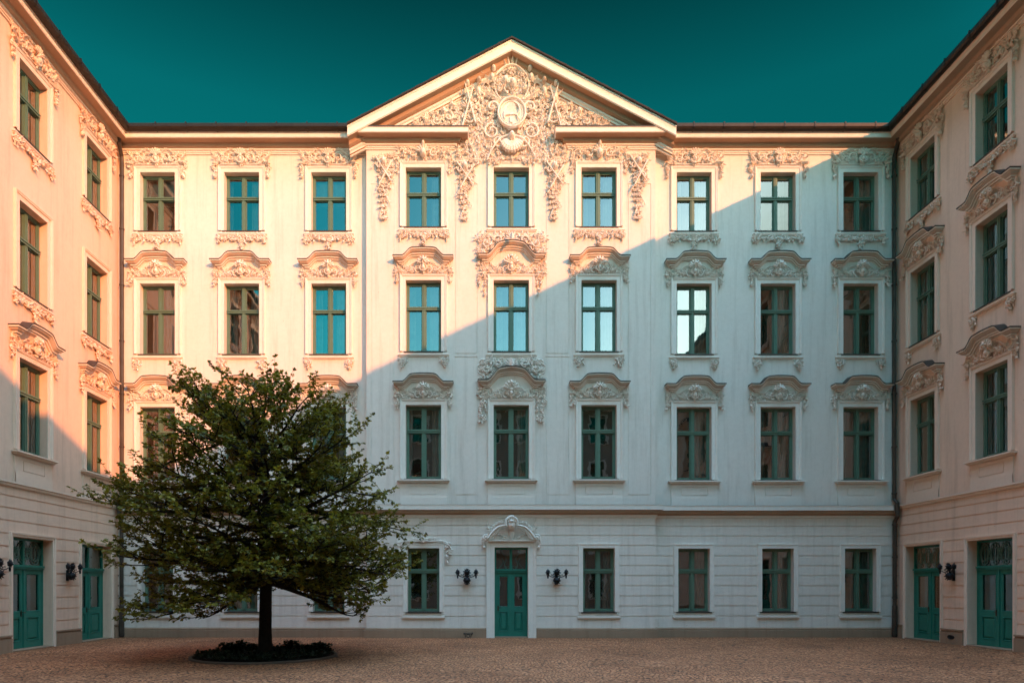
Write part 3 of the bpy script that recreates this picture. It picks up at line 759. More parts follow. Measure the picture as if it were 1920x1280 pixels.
# big field between the middle windows of floors two and three, and above the lower middle hood
def mid_field(seed, ztop, zhood, half, rise, n):
    o = ORN(seed); c = COLS_RIS[1]
    def hoodz(u):
        a = abs(u-c); e0, tp = .79, .34
        t = min(1, max(0, (e0-a)/(e0-tp))); return zhood+rise*(t*t*(3-2*t))
    for s in (1,):
        o.frond([(c+.2, ztop-.1), (c+.55, ztop-.15), (c+.85, ztop-.1), (c+half, ztop-.22)], .16, .09, .02, 5)
        o.scroll(c+.42, ztop-.28, .15, 0, 1.1, .026, .03); o.scroll(c+.8, ztop-.38, .14, pi, 1.1, .026, .03)
        o.scroll(c+.95, zhood+.12, .12, pi/2, 1.1, .022, .03)
        o.frond([(c+.6, ztop-.3), (c+.85, zhood+.25), (c+1.05, zhood+.08)], .15, .08, .03, 4)
        o.fill(lambda u, z: z > hoodz(u)+.04 and z < ztop-.03, (c, c+half, zhood, ztop-.03), n, .11, .02)
    o.mirror(c)
    o.shell(c, ztop-.32, .24, .2, pi-.2, 7, .05); o.rosette(c, ztop-.15, .11, .05)
    o.leaf(c, hoodz(c)+.02, pi/2, .22, .16, .3, .1)
    orn_part('relief', o)
mid_field(221, Z['f30']-.18, 12.10, 1.12, .36, 120)
mid_field(222, Z['f20']-.18, 8.15, 1.0, .36, 75)
def side_drops(seed, zt_, L, hx):       # wavy drops beside the middle hoods
  for hx in (hx, -hx):
    o = ORN(seed); c = COLS_RIS[1]
    o.garland([(c+hx, zt_), (c+hx+.05, zt_-L*.4), (c+hx-.03, zt_-L*.7), (c+hx, zt_-L)], lambda t: .17*(1-.55*t), .015, 56)
    o.fill(lambda u, z: True, (c+hx-.13, c+hx+.12, zt_-.28, zt_+.05), 22, .09, .01)
    orn_part('garland', o)
side_drops(231, 12.0, .75, .98); side_drops(232, 7.95, 1.1, .98)
# crest over the ground-floor window left of the door
o = ORN(241); c = COLS_RIS[0]; z = Z['g1']+.15
o.frond([(c-.1, z+.06), (c+.3, z+.16), (c+.6, z+.05)], .12, .07, .02, 4); o.frond([(c+.1, z+.05), (c-.3, z+.14), (c-.6, z+.05)], .12, .07, .02, 4)
o.shell(c, z+.04, .18, .3, pi-.3, 6, .03); o.fill(lambda u, zz: zz < z+.18-.2*abs(u-c), (c-.6, c+.6, z+.02, z+.2), 30, .07)
o.curve([(c-.78, z+.0), (c-.6, z+.07), (c, z+.06), (c+.6, z+.07), (c+.78, z+.0)], .018, .02, .9)
for s in (-1, 1): o.garland([(c+s*.74, z+.0), (c+s*.80, z-.25), (c+s*.74, z-.60)], lambda t: .17*(1-.4*t), .015, 70)
orn_part('relief', o)
# crest over the door: broken segmental arch, volutes, mask and leaves
o = ORN(251); c = 1.085; z = 3.06
for dw, th in ((.10, .032), (.14, .02)):
    o.curve([(c+.74, z+.10), (c+.62, z+.28), (c+.42, z+.46), (c+.16, z+.52)], th*1.25, dw-.02, .8)
o.curve([(c+.60, z+.08), (c+.50, z+.24), (c+.34, z+.36), (c+.18, z+.38)], .02, .05, .8)
o.curve([(c+.02, z+.02), (c+.4, z+.03), (c+.74, z+.02)], .022, .05, .9)
o.scroll(c+.82, z+.13, .10, pi*.75, -1.3, .03, .07); o.curve([(c+.90, z+.16), (c+.91, z-.02), (c+.86, z-.18)], .035, .04); o.blob(c+.87, z-.17, .05, .05, .07, .04)
o.frond([(c+.62, z+.34), (c+.74, z+.44), (c+.76, z+.6)], .15, .05, .05, 3); o.frond([(c+.2, z+.6), (c+.42, z+.62), (c+.58, z+.5)], .12, .05, .05, 4)
o.frond([(c+.12, z+.10), (c+.30, z+.20), (c+.46, z+.24)], .11, .06, .02, 4); o.leaf(c+.1, z+.1, .1, .2, .08, .02)
o.mirror(c)
o.curve([(c-.17, z+.48), (c-.17, z+.68), (c, z+.80), (c+.17, z+.68), (c+.17, z+.48)], .04, .10, .8)
o.blob(c, z+.52, .12, .2, .14, .07); o.blob(c, z+.64, .1, .07, .16, .08); o.blob(c, z+.5, .025, .05, .06, .19)
o.leaf(c, z+.42, -pi/2, .36, .18, .06, .05); o.shell(c, z+.62, .17, .2, pi-.2, 5, .1)
orn_part('door_crest', o, True)

# ------------------------------------------------------------------ doors
def panel_leaf(mb, u0, u1, z0, z1, zg, w0, w1):
    """a door leaf with an opening for glass above zg and a fielded panel below"""
    st = min(.115, (u1-u0)*.2)
    mb.box(u0, u0+st, w0, w1, z0, z1); mb.box(u1-st, u1, w0, w1, z0, z1)
    mb.box(u0+st, u1-st, w0, w1, z0, z0+.17); mb.box(u0+st, u1-st, w0, w1, z1-.11, z1); mb.box(u0+st, u1-st, w0, w1, zg-.14, zg)
    a, b, c, d = u0+st, u1-st, z0+.17, zg-.14
    mb.box(a, b, w0, w1-.03, c, d)
    frame(mb, a+.035, b-.035, c+.035, d-.035, [(.03, w1-.004), (.015, w1+.012), (0, w1-.012)])
    frame(mb, a+.05, b-.05, c+.05, d-.05, [(0, w1-.029), (-.035, w1-.008)])
    mb.box(a+.085, b-.085, w1-.03, w1-.008, c+.085, d-.085)
    frame(mb, a+.02, b-.02, zg+.02, z1-.13, [(.02, w1+.008), (0, w1-.015)])
    return (a, b, zg, z1-.11)
def door(place, u, parent, hw, kind, mat, mk, rec=.24):
    x, y, rz = place(u); H = 2.89; bar = 2.14
    m = MB(); d0, d1 = -rec-.07, -rec
    m.box(-hw, -hw+.06, d0, d1, .03, H); m.box(hw-.06, hw, d0, d1, .03, H); m.box(-hw+.06, hw-.06, d0, d1, H-.06, H)
    m.box(-hw+.06, hw-.06, d0, d1+.03, bar-.06, bar+.06); m.box(-hw+.03, hw-.03, d1+.03, d1+.06, bar+.0, bar+.05); m.box(-hw+.03, hw-.03, d1+.03, d1+.045, bar-.05, bar-.03)
    if kind != 'fan': m.box(-.04, .04, d0, d1, bar+.06, H-.06)
    o = link('door', m.mesh('door', M_DOOR), parent, (x, y, 0), rz)
    pn = MB()
    def pane(a, b, c, d): pn.add([(a, rec+.045, c), (b, rec+.045, c), (b, rec+.045, d), (a, rec+.045, d)], [(0, 1, 2, 3)])
    for a, b in ((-hw+.06, -.04), (.04, hw-.06)) if kind != 'fan' else ((-hw+.06, hw-.06),): pane(a, b, bar+.06, H-.06)
    for s in (-1, 1):
        lf = MB(); a, b = sorted((s*(hw-.06), s*.004))
        q = panel_leaf(lf, a, b, .035, bar-.06, .98, d0+.01, d1-.008); pane(*q)
        if s == 1: lf.box(-.028, .028, d1-.008, d1+.012, .04, bar-.065)
        link('leaf', lf.mesh('leaf', M_DOOR), o)
    link('pane', pn.mesh('pane', M_GLASS), o)
    hd = MB()
    hs_ = -hw+.12 if kind == 'narrow' else -.10
    hd.box(hs_-.02, hs_+.02, d1-.01, d1+.005, .86, 1.02); tube(hd, [(hs_, -d1, .96), (hs_, -d1-.05, .96), (hs_+.10, -d1-.05, .955)], .012, 6)
    link('handle', hd.mesh('handle', M_BRASS), o)
    g = MB(); yy = rec+.02
    def bar_(pts, t=.008): tube(g, [(a, yy, b) for a, b in pts], t, 5)
    if kind == 'narrow':
        for s in (-1, 1):
            bar_([(s*(.14+.05*sin(t*9)+.12*t), bar+.08+.62*t) for t in np.linspace(0, 1, 14)][::1]); bar_([(s*.40, bar+.07), (s*.30, bar+.18), (s*.24, bar+.3), (s*.29, bar+.42)])
            for cx_ in (.08, .18): bar_([(s*(cx_+.035*cos(a)), bar+.12+.035*sin(a)) for a in np.linspace(0, 5, 9)])
    elif kind in ('fan', 'iron'):
        n = 4 if kind == 'fan' else 3
        for k in range(n):
            c_ = (k+.5)/n*2*(hw-.08)-(hw-.08); hwk = (hw-.08)/n; ht = (H-.08-bar-.08)/2; zc = bar+.08+ht
            for q in (1.0, .72): bar_([(c_+hwk*q*cos(a)*.78, zc+ht*q*sin(a)) for a in np.linspace(0, 2*pi, 21)], .010)
            for s in (-1, 1):
                bar_([(c_+s*hwk*(1-.5*cos(t*3.1)), bar+.1+2*ht*t) for t in np.linspace(.02, .96, 12)], .008)
                bar_([(c_+s*hwk*.96+s*-.05*cos(a)*(1-a/9), zc+.1+.05*sin(a)*(1-a/9)) for a in np.linspace(0, 7, 14)], .007)
                bar_([(c_+s*hwk*.96+s*-.05*cos(a)*(1-a/9), zc-.14+.05*sin(a)*(1-a/9)) for a in np.linspace(0, 7, 14)], .007)
            g.box(c_-.008, c_+.008, -yy-.006, -yy+.006, bar+.07, H-.07)
    if g.v: link('grille', g.mesh('grille', M_GRILLE), o)
    s_ = MB()
    if kind == 'narrow': frame(s_, -hw, hw, .0, H, [(0, -.001), (0, .05), (.03, .055), (.04, .04), (.17, .04), (.18, .06), (.235, .065), (.245, .08), (.26, .08), (.262, 0)], 'LTR')
    else: frame(s_, -hw, hw, .0, H, [(0, -.001), (0, .03), (.05, .032), (.055, .05), (.10, .055), (.105, 0)], 'LTR')
    link('surround', s_.mesh('surround', mat), o)
    st_ = MB(); st_.box(-hw+.001, hw-.001, -rec-.08, .06, 0.004, .032); link('threshold', st_.mesh('threshold', M_STONE), o)
    return o
def at_front_door(u): return at_front(u)
door(at_front_door, 1.085, front, .535, 'narrow', M_STUC, 'c', .2)

# ------------------------------------------------------------------ wings
def side_wing(name, X, left, label, cols, doorcols, doorkinds, hoods2):
    root = link(name, None, None, (X, (YF+YB)/2, 0), 0, label=label, category='wing')
    off = (-X, -(YF+YB)/2, 0); y0, y1 = YB-8, YF
    OPN = []
    for c in cols:
        for k in ('f1', 'f2', 'f3'): OPN.append((c-HALF[k]-.02, c+HALF[k]+.02, Z[k+'0'], Z[k+'1']))
    for c in doorcols: OPN.append((c-.80, c+.80, 0, 2.89))
    def wf(u, z):
        for a, b, c, d in OPN:
            if a < u < b and c < z < d: return None
        if z < 4.2:
            for a, b, c, d in OPN:
                if c < 3 and a-.12 < u < b+.12 and z < d+.11: return 0
            for g in GR+[3.88]:
                if abs(z-g) < G: return -.022
            return 0
        return 0
    us = [y0, y1]; zs = [0, 4.2, 15.9, 3.88-G, 3.88+G]+GROOVES
    for a, b, c, d in OPN:
        us += [a, b]; zs += [c, d]
        if c < 3: us += [a-.12, b+.12]; zs.append(d+.11)
    m = MB(); grid_wall(m, us, zs, wf, hole_depth=.36)
    sgn = 1 if left else -1
    m.v = [(X-sgn*y, u, z) for u, y, z in m.v]       # outward w=-y -> towards the court
    build(m, 'wall', M_WING, root, off)
    path = FULL[:3] if left else FULL[5:]
    i0, i1 = (0, 1) if left else (1, 2)
    m = MB(); sweep_plan(m, path, CORN, i0, i1, CMI, False); build(m, 'cornice', [M_WSTUC, M_FLASH, M_TAN], root, off)
    m = MB(); sweep_plan(m, path, [(0, 4.27), (.09, 4.25), (.09, 4.20), (.06, 4.18), (.05, 4.13), (.02, 4.11), (0, 4.11)], i0, i1, [1]+[0]*5, False)
    build(m, 'string_course', [M_WSTUC, M_FLASH], root, off)
    gutter(path, i0, i1, root, off, [(X, y, sgn, 0) for y in np.arange(YB+1, YF-1, .95)])
    m = MB(); tile_rows(m, Vector((X+sgn*.52, y0, ZE)), Vector((X+sgn*.52, y1+2, ZE)), Vector((-sgn, 0, 0)), 18, 2.15, 6.5)
    xb_ = X-sgn*6
    m.add([(xb_, y0, 18.2), (xb_, y1+2, 18.2), (xb_-sgn*6, y1+2, 16), (xb_-sgn*6, y0, 16)], [(0, 1, 2, 3)])
    build(m, 'roof', M_ROOF, root, off)
    # plinth blocks between the doors
    edges = sorted([y0]+sum([[c-.905, c+.905] for c in doorcols], [])+[y1]); m = MB()
    for a, b in zip(edges[::2], edges[1::2]):
        if b-a < .1: continue
        w = .09
        xs = sorted((X, X+sgn*w)); x2 = sorted((X, X+sgn*.06))
        def bx(x0, x1, z0, z1, e=0):
            p = [(x, y, z) for z in (z0, z1) for y in (a-e, b+e if b < y1-.1 else b) for x in (x0, x1)]
            m.add(p, [(0, 1, 3, 2), (4, 6, 7, 5), (0, 4, 5, 1), (2, 3, 7, 6), (1, 5, 7, 3), (0, 2, 6, 4)])
        bx(*xs, 0, .34); bx(*x2, .34, .39); bx(xs[0]-.0, xs[1], .39, .43)
        build(m, 'plinth', M_STONE, root, off); m = MB()
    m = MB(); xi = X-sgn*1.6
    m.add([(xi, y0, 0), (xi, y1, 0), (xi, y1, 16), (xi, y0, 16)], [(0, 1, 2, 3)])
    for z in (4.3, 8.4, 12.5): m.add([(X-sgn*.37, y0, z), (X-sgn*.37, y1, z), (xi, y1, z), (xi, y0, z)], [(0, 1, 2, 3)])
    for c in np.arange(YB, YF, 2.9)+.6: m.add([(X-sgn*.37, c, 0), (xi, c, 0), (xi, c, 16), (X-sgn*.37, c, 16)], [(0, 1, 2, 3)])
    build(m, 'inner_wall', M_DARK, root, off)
    pl0 = place_left if left else place_right
    def pl(u): x, y, q = pl0(u); return (x+off[0], y+off[1], q)
    for i, c in enumerate(cols):
        for k in ('f3', 'f2', 'f1'):
            window(k, c, pl, root, M_WSTUC, 'w', 'std' if (k == 'f1' or hoods2) else 'none')
    for c, dk_ in zip(doorcols, doorkinds): door(pl, c, root, .80, dk_, M_WSTUC, 'w')
    return root
LC = [20.79, 17.82]+[14.9-2.9*k for k in range(8)]
RC = [20.76, 17.98]+[15.1-2.9*k for k in range(8)]
left_wing = side_wing('side_wing', XL, True, 'salmon side wing along the left edge, its upper floors in warm sunlight', LC, LC[:5], ['plain', 'iron', 'plain', 'plain', 'plain'][::1], False)
right_wing = side_wing('side_wing', XR, False, 'shaded salmon side wing along the right edge, green doors under oval iron grilles', RC, [20.78, 18.06]+RC[2:5], ['fan', 'fan', 'fan', 'fan', 'fan'], True)

# rear range, behind the camera: closes the court, shades it and is seen mirrored in the panes
rear = link('rear_wing', None, None, (CX, YB, 0), 0, label='plain cream rear range closing the court opposite the pediment, seen only mirrored in the panes', category='wing')
RCOL = [CX+2.8*k for k in range(-4, 5)]
OPN = [(c-.57, c+.57, Z[k+'0'], Z[k+'1']) for c in RCOL for k in ('g', 'f1', 'f2', 'f3')]
m = MB(); us = [XL-8, XR+8]; zs = [0, 15.9, 4.1, 4.25]
for a, b, c, d in OPN: us += [a, b]; zs += [c, d]
grid_wall(m, us, zs, lambda u, z: None if any(a < u < b and c < z < d for a, b, c, d in OPN) else (.1 if 4.1 < z < 4.25 else 0))
m.v = [(-(x-CX), -y, z) for x, y, z in m.v]
# mirrored about CX keeps the symmetric grid of openings
build(m, 'wall', M_REAR, rear)
m = MB(); sweep_plan(m, [(XR+8, YB), (XL-8, YB)], CORN, 0, 1, [1, 1]+[0]*13, False); sweep_plan(m, [(XR+8, YB), (XL-8, YB)], GUT, 0, 1, None, False)
build(m, 'cornice', [M_STUC, M_FLASH], rear, (-CX, -YB, 0))
m = MB(); tile_rows(m, Vector((XR+8, YB+.52, ZE)), Vector((XL-8, YB+.52, ZE)), Vector((0, -1, 0)), 18, 2.15, 6.5)
build(m, 'roof', M_ROOF, rear, (-CX, -YB, 0))
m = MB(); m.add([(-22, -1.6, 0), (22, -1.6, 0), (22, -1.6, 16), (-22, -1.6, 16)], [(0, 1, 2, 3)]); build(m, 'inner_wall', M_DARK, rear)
for c in RCOL:
    for k in ('g', 'f1', 'f2', 'f3'):
        window(k, c-CX, lambda u: (u, 0, pi), rear, M_STUC, 'c', low=True)

# ------------------------------------------------------------------ downpipes (parts of the facade)
def downpipe(x, y, sx, parent, off):
    m = MB(); r_ = .062
    tube(m, [(x-sx*.05, y-.42, 15.98), (x-sx*.05, y-.40, 15.80), (x, y-.12, 15.45), (x, y-.10, 15.25), (x, y-.10, 4.45), (x, y-.26, 4.30), (x, y-.26, 3.88), (x, y-.12, 3.72), (x, y-.12, .02)], r_, 12)
    lathe(m, (x-sx*.05, y-.42, 15.78), [(.065, 0), (.085, .02), (.12, .2), (.12, .24)], 12)
    for z in (1.25, 2.55, 3.6, 4.6, 6.1, 7.8, 9.5, 11.3, 13.1, 14.8):
        lathe(m, (x, y-(.12 if z < 3.7 else .10), z), [(.064, 0), (.08, .008), (.08, .05), (.064, .058)], 12)
        m.box(x-.012, x+.012, -(y+.02), -(y-.1), z+.015, z+.04)
    lathe(m, (x, y-.12, .02), [(.07, 0), (.085, .05), (.075, 1.0), (.062, 1.02)], 12)
    return build(m, 'downpipe', M_PIPE, parent, off, smooth=False)
downpipe(XL+.16, YF, -1, front, FO); downpipe(XR-.14, YF, 1, front, FO)

# ------------------------------------------------------------------ wall lamps
def wall_lamp(loc, rz, label):
    root = link('wall_lamp', None, None, loc, rz, label=label, category='wall lamp', group='three armed wrought iron wall lamps beside the doors')
    b = MB(); lathe(b, (0, -.12, -.02), [(0, -.14), (.05, -.13), (.06, -.10), (.11, -.05), (.115, 0), (.08, .05), (.03, .07), (.025, .14), (.04, .16)], 12)
    b.box(-.05, .05, 0, .03, -.18, .12); tube(b, [(0, -.03, -.05), (0, -.1, -.03)], .025, 8)
    o = ORN(9); 
    for k in range(8): o.leaf(0, -.05, k*pi/4, .13, .06, .17, .3)
    b.add(o.v, o.f); link('bracket', b.mesh('bracket', M_IRON, True), root)
    for s in (-1, 1):
        a = MB(); tube(a, [(s*.04, -.14, .10), (s*.12, -.16, .06), (s*.2, -.18, .08), (s*.28, -.2, .13)], [.014, .013, .012, .012], 6)
        tube(a, [(s*.10, -.15, .07), (s*.13, -.15, .13), (s*.18, -.16, .15), (s*.17, -.16, .11)], .008, 5); link('arm', a.mesh('arm', M_IRON, True), root)
    for u, z, sc in ((0, .17, 1.25), (-.29, .17, .85), (.29, .17, .85)):
        yy = -.14 if u == 0 else -.20
        q = MB(); lathe(q, (u, yy, z), [(.01, -.03), (.05*sc, -.02), (.065*sc, .01), (.06*sc, .05), (.08*sc, .06), (.06*sc, .085), (.03*sc, .115), (.012, .14), (.0, .16)], 8)
        lathe(q, (u, yy, z-.03), [(.0, -.12 if u else -.02), (.022, -.115 if u else -.015), (.028, -.05), (.015, 0)], 8)
        o = ORN(5+int(u*10))
        for k in range(9 if u == 0 else 6):
            a = k*2*pi/(9 if u == 0 else 6); o.leaf(u, z+.03, a, .11*sc, .045*sc, -yy, .3); o.leaf(u, z+.07, a+.3, .08*sc, .04*sc, -yy+.03, .2)
        o.blob(u, z+.03, .05*sc, .05*sc, .05, -yy+.03)
        q.add(o.v, o.f); link('lantern', q.mesh('lantern', M_IRON, True), root)
    return root
wall_lamp((rx(875.5, 0), YR, rz_(1085, .1)), 0, 'three armed black iron wall lamp on the facade, just left of the central door')
wall_lamp((rx(1043, 0), YR, rz_(1085, .1)), 0, 'three armed black iron wall lamp on the facade, just right of the central door')
wall_lamp((XL, 19.30, 1.98), pi/2, 'iron wall lamp on the left wing, on the pier between its two green doors')
wall_lamp((XL, 16.36, 1.98), pi/2, 'iron wall lamp cut by the left edge of the photo, beside the nearest left door')
wall_lamp((XR, 19.42, 1.98), -pi/2, 'iron wall lamp on the right wing, on the pier between its two green doors')
m = MB(); lathe(m, (0, 0, 0), [(0, 0), (.10, 0), (.11, .012), (.12, 0)], 14)
vt = m.mesh('air_vent', M_IRON); vo = link('air_vent', vt, right_wing, (-.091, 19.42-(YF+YB)/2, .2)); vo.rotation_euler = (0, -pi/2, 0); vo.scale = (.55, 1.25, 1)
# boot scraper on the plinth left of the door
m = MB(); bx_ = rx(878); 
for s in (-1, 1): tube(m, [(s*.13, 0, .17), (s*.13, -.08, .17), (s*.10, -.13, .13), (s*.08, -.13, .03)], .012, 6)
m.box(-.15, .15, .12, .14, .13, .16); tube(m, [(.05*cos(a), -.13, .08+.05*sin(a)) for a in np.linspace(0, 2*pi, 13)], .01, 6)
build(m, 'boot_scraper', M_IRON, None, (bx_, YR-.07, 0), 0, True, label='small iron boot scraper on the plinth left of the central door', category='boot scraper')

# ------------------------------------------------------------------ ground
m = MB()
m.add([(-60, -60, 0), (60, -60, 0), (60, 80, 0), (-60, 80, 0)], [(0, 1, 2, 3)])
build(m, 'courtyard_paving', M_COB, kind='structure')

# ------------------------------------------------------------------ tree and its bed
TX, TY = -4.94, 15.9
bed = link('tree_bed', None, None, (TX, TY, 0), 0, label='round dark planting bed with stone edging around the foot of the tree', category='planting bed')
m = MB(); BR = 1.58
n = 64
def ring(r, z, j=0): return [((r+j*random.uniform(-1, 1))*cos(2*pi*k/n), (r+j*random.uniform(-1, 1))*sin(2*pi*k/n)*1.02, z) for k in range(n)]
rs = [ring(BR+.07, .002), ring(BR+.07, .045), ring(BR, .05), ring(BR-.005, .01)]
vs = sum(rs, []); fs = [(i*n+k, i*n+(k+1) % n, (i+1)*n+(k+1) % n, (i+1)*n+k) for i in range(3) for k in range(n)]
m.add(vs, fs); link('edging', m.mesh('edging', M_EDGE), bed)
m = MB(); rs = [ring(BR-.006, .02), ring(1.3, .07, .02), ring(.9, .10, .02), ring(.4, .12, .02), ring(.05, .12)]
vs = sum(rs, []); fs = [(i*n+k, i*n+(k+1) % n, (i+1)*n+(k+1) % n, (i+1)*n+k) for i in range(4) for k in range(n)]
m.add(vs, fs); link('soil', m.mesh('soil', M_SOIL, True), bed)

rng = np.random.default_rng(5)
LEAF2D = np.array([(0, 0), (.22, -.05), (.52, -.30), (.50, -.12), (.80, -.20), (.68, -.04), (1.0, 0), (.68, .04), (.80, .20), (.50, .12), (.52, .30), (.22, .05)])
LEAF2D = np.array([(0, 0), (.30, -.16), (.42, -.42), (.55, -.16), (.78, -.26), (1.0, 0), (.78, .26), (.55, .16), (.42, .42), (.30, .16)])
def leaf_mesh(name, P, D, Nn, size, mat, shape=LEAF2D):
    """one lobed leaf polygon pair per point; P position, D direction, Nn normal"""
    k = len(shape); n = len(P)
    D = D/np.linalg.norm(D, axis=1)[:, None]; Sx = np.cross(Nn, D); Sx /= np.linalg.norm(Sx, axis=1)[:, None]+1e-9; Nn = np.cross(D, Sx)
    x = shape[:, 0]; y = shape[:, 1]
    fold = np.abs(y)*.45-x*x*.22
    V = P[:, None, :]+size[:, None, None]*(D[:, None, :]*x[None, :, None]+Sx[:, None, :]*y[None, :, None]*1.15+Nn[:, None, :]*fold[None, :, None])
    V = V.reshape(-1, 3)
    half = k//2
    f1 = [0, 1, 2, 3, 4, 5]; f2 = [0, 5, 6, 7, 8, 9]
    base = (np.arange(n)*k)[:, None]
    F = np.concatenate([base+np.array(f1), base+np.array(f2)], 1).reshape(-1)
    me = bpy.data.meshes.new(name); me.vertices.add(len(V)); me.vertices.foreach_set('co', V.reshape(-1).astype(np.float32))
    me.loops.add(len(F)); me.loops.foreach_set('vertex_index', F.astype(np.int32))
    npoly = len(F)//6; me.polygons.add(npoly); me.polygons.foreach_set('loop_start', (np.arange(npoly)*6).astype(np.int32)); me.polygons.foreach_set('loop_total', np.full(npoly, 6, np.int32))
    me.materials.append(mat); me.update(calc_edges=True); me.validate(); return me
# low plants in the bed
n = 5200; a = rng.uniform(0, 2*pi, n); q = np.sqrt(rng.uniform(0, 1, n))*1.50
tuft = np.array([(-1.05, .55, .17), (-.85, .75, .20), (-.6, .9, .12), (.42, .7, .22), (1.05, .75, .16), (1.2, .45, .19), (-.35, 1.1, .1), (.8, .95, .1)])
px, py = q*np.cos(a), q*np.sin(a); hz = .07+.05*rng.random(n)
m_ = rng.random(n) < .38; ti = rng.integers(0, len(tuft), n); gx = tuft[ti, 0]+rng.normal(0, .10, n); gy = tuft[ti, 1]+rng.normal(0, .10, n); gz = .08+rng.random(n)*tuft[ti, 2]
px = np.where(m_, gx, px); py = np.where(m_, gy, py); hz = np.where(m_, gz, hz)
P = np.stack([px, py, hz], 1); D = rng.normal(0, 1, (n, 3)); D[:, 2] = np.abs(D[:, 2])*.5; Nn = rng.normal(0, .6, (n, 3)); Nn[:, 2] += 1
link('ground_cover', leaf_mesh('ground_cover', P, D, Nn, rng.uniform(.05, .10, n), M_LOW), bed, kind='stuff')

tree = link('maple_tree', None, None, (TX, TY, 0), 0, label='broad dark green leafy tree growing from the round bed in front of the facade', category='tree')
ENV_Z = np.array([.85, 1.1, 1.87, 2.86, 3.75, 4.4, 5.0, 5.6, 6.0, 6.3])
ENV_L = np.array([2.9, 3.4, 3.8, 3.8, 3.6, 3.4, 3.0, 2.6, 2.2, 1.8])*.82
ENV_R = np.array([2.9, 3.3, 3.45, 3.4, 3.0, 2.5, 2.2, 1.8, 1.3, .9])*.90
def env(x, y, z):
    a = math.atan2(y, x); c = (1+cos(a))/2
    return np.interp(z, ENV_Z, ENV_R)*c+np.interp(z, ENV_Z, ENV_L)*(1-c)
wood = MB(); tr = random.Random(3)
def v3(*a): return np.array(a, float)
trunk_pts = [v3(0, 0, 0), v3(0, 0, .15), v3(.0, 0, .6), v3(.01, 0, 1.2), v3(.02, .0, 1.9), v3(.0, .03, 2.5)]
tb = MB(); tube(tb, trunk_pts, [.22, .165, .148, .14, .135, .13], 14)
tree_trunk = link('trunk', tb.mesh('trunk', M_BARK, True), tree)
leader = [v3(0, .03, 2.5), v3(-.06, .05, 3.1), v3(.03, .0, 3.7), v3(-.05, -.03, 4.3), v3(-.1, 0, 4.9), v3(-.2, 0, 5.4), v3(-.3, 0, 5.9)]
tube(wood, leader, [.14, .115, .09, .07, .05, .032, .012], 8)
def along(pts, t):
    t *= len(pts)-1; i = min(int(t), len(pts)-2); return pts[i]+(pts[i+1]-pts[i])*(t-i)
LP, LD = [], []
def twig(p, d, L, rad):
    """a leafy spray"""
    n = max(3, int(L/.11)); pts = [p]
    for i in range(n):
        d = d+v3(tr.gauss(0, .13), tr.gauss(0, .13), tr.gauss(.035, .08)+(.25 if pts[-1][2] < .85 else 0)); d = d/np.linalg.norm(d); pts.append(pts[-1]+d*L/n)
    tube(wood, pts, list(np.linspace(rad, .003, len(pts))), 4, cap=False)
    for i in range(1, len(pts)):
        dd = pts[i]-pts[i-1]; dd = dd/np.linalg.norm(dd)
        side = np.cross(dd, v3(0, 0, 1)); side /= np.linalg.norm(side)+1e-6
        for s in (-1, 1):
            for q in range(2):
                LP.append(pts[i-1]+(pts[i]-pts[i-1])*tr.random()+v3(tr.gauss(0, .015), tr.gauss(0, .015), tr.gauss(0, .02)))
                LD.append(dd*tr.uniform(.2, .9)+side*s*tr.uniform(.4, 1.1)+v3(0, 0, tr.uniform(-.5, .15)))
    for q in range(3): LP.append(pts[-1]); LD.append(dd+v3(tr.gauss(0, .5), tr.gauss(0, .5), tr.gauss(0, .3)))
def limb(p0, d0, L, rad, up, depth=0):
    n = max(5, int(L/.28)); pts = [p0]; d = d0/np.linalg.norm(d0)
    for i in range(n):
        d = d+v3(tr.gauss(0, .075), tr.gauss(0, .075), tr.gauss(up, .05)+(.16 if pts[-1][2] < 1.0 else 0)); d /= np.linalg.norm(d); pts.append(pts[-1]+d*L/n)
    rr = list(np.linspace(rad, .009, len(pts))); tube(wood, pts, rr, 6, cap=False)
    return pts
def clipL(p, d, z_rise, Lmax=6):
    # how far a limb may run before leaving the crown's outline
    L = .3
    while L < Lmax:
        q = p+d*L; q[2] += z_rise*L*L*.0
        if np.hypot(q[0], q[1]) > env(q[0], q[1], q[2]) or q[2] > 5.95 or q[2] < .8: break
        L += .12
    return L
NL = 88; ga = 2.39996
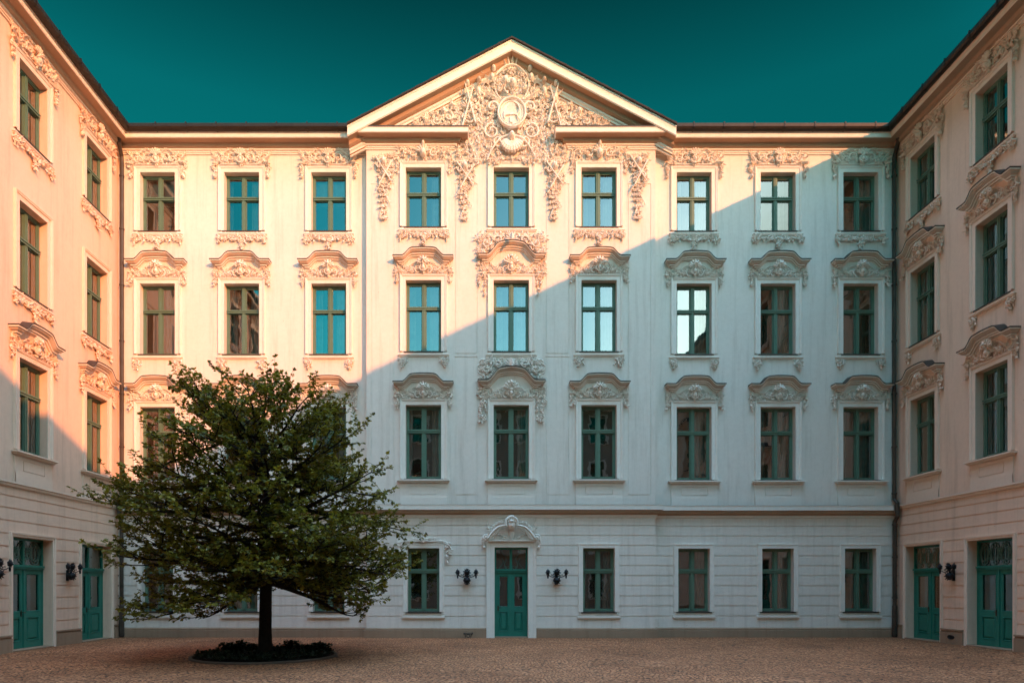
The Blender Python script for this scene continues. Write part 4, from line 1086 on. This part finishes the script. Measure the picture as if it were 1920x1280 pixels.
for i in range(NL):
    t = (i+.5)/NL; zb = 1.7+3.6*t**1.35
    base = along(leader, max(0, (zb-2.5)/3.4)) if zb > 2.5 else v3(0, 0, zb)
    az = i*ga+tr.uniform(-.3, .3)
    el = -.20+1.0*t**1.2+tr.uniform(-.14, .16)
    if i % 4 == 3: el = tr.uniform(-.42, -.12)
    d = v3(cos(az)*cos(el), sin(az)*cos(el), sin(el)); L = clipL(base, d, 0)*tr.uniform(.84, 1.06)
    up = .015 if el > .1 else (.02-.02*tr.random())
    pts = limb(base, d, L, .022+.014*L, up)
    m2 = max(5, int(L/.27))
    for k in range(m2):
        f = .16+.84*(k+tr.random())/m2
        p = along(pts, min(.999, f)); q = along(pts, min(1, f+.05)); dd = q-p
        if np.linalg.norm(dd) < 1e-5: dd = pts[-1]-pts[-2]
        dd /= np.linalg.norm(dd)
        side = np.cross(dd, v3(0, 0, 1)); side /= np.linalg.norm(side)+1e-6
        s = 1 if k % 2 else -1
        nd = dd*.75+side*s*tr.uniform(.5, 1.0)+v3(0, 0, tr.uniform(-.12, .42)); nd /= np.linalg.norm(nd)
        Lb = min(clipL(p, nd, 0), (1.25-.7*f)*tr.uniform(.5, 1.1)+.2)
        sp = limb(p, nd, Lb, .013, .03)
        nt = max(2, int(Lb/.24))
        for j in range(nt):
            g = (j+.6)/nt; pp = along(sp, g); de = sp[-1]-sp[-2]; de /= np.linalg.norm(de)
            sd2 = np.cross(de, v3(0, 0, 1)); sd2 /= np.linalg.norm(sd2)+1e-6
            nn = de*.8+sd2*(1 if j % 2 else -1)*tr.uniform(.3, .9)+v3(0, 0, tr.uniform(-.2, .42)); nn /= np.linalg.norm(nn)
            twig(pp, nn, tr.uniform(.2, .5), .006)
        twig(sp[-1], sp[-1]-sp[-2] if np.linalg.norm(sp[-1]-sp[-2]) > 0 else nd, tr.uniform(.25, .45), .006)
    twig(pts[-1], (pts[-1]-pts[-2])/np.linalg.norm(pts[-1]-pts[-2])+v3(0, 0, .25), tr.uniform(.4, .75), .007)
build(wood, 'branches', M_BARK, tree, (0, 0, 0), 0, True)
P = np.array(LP); D = np.array(LD); n = len(P); print('tree leaves', n)
Nn = rng.normal(0, .45, (n, 3)); Nn[:, 2] += 1
link('crown', leaf_mesh('crown', P, D, Nn, rng.uniform(.065, .12, n), M_LEAF), tree)
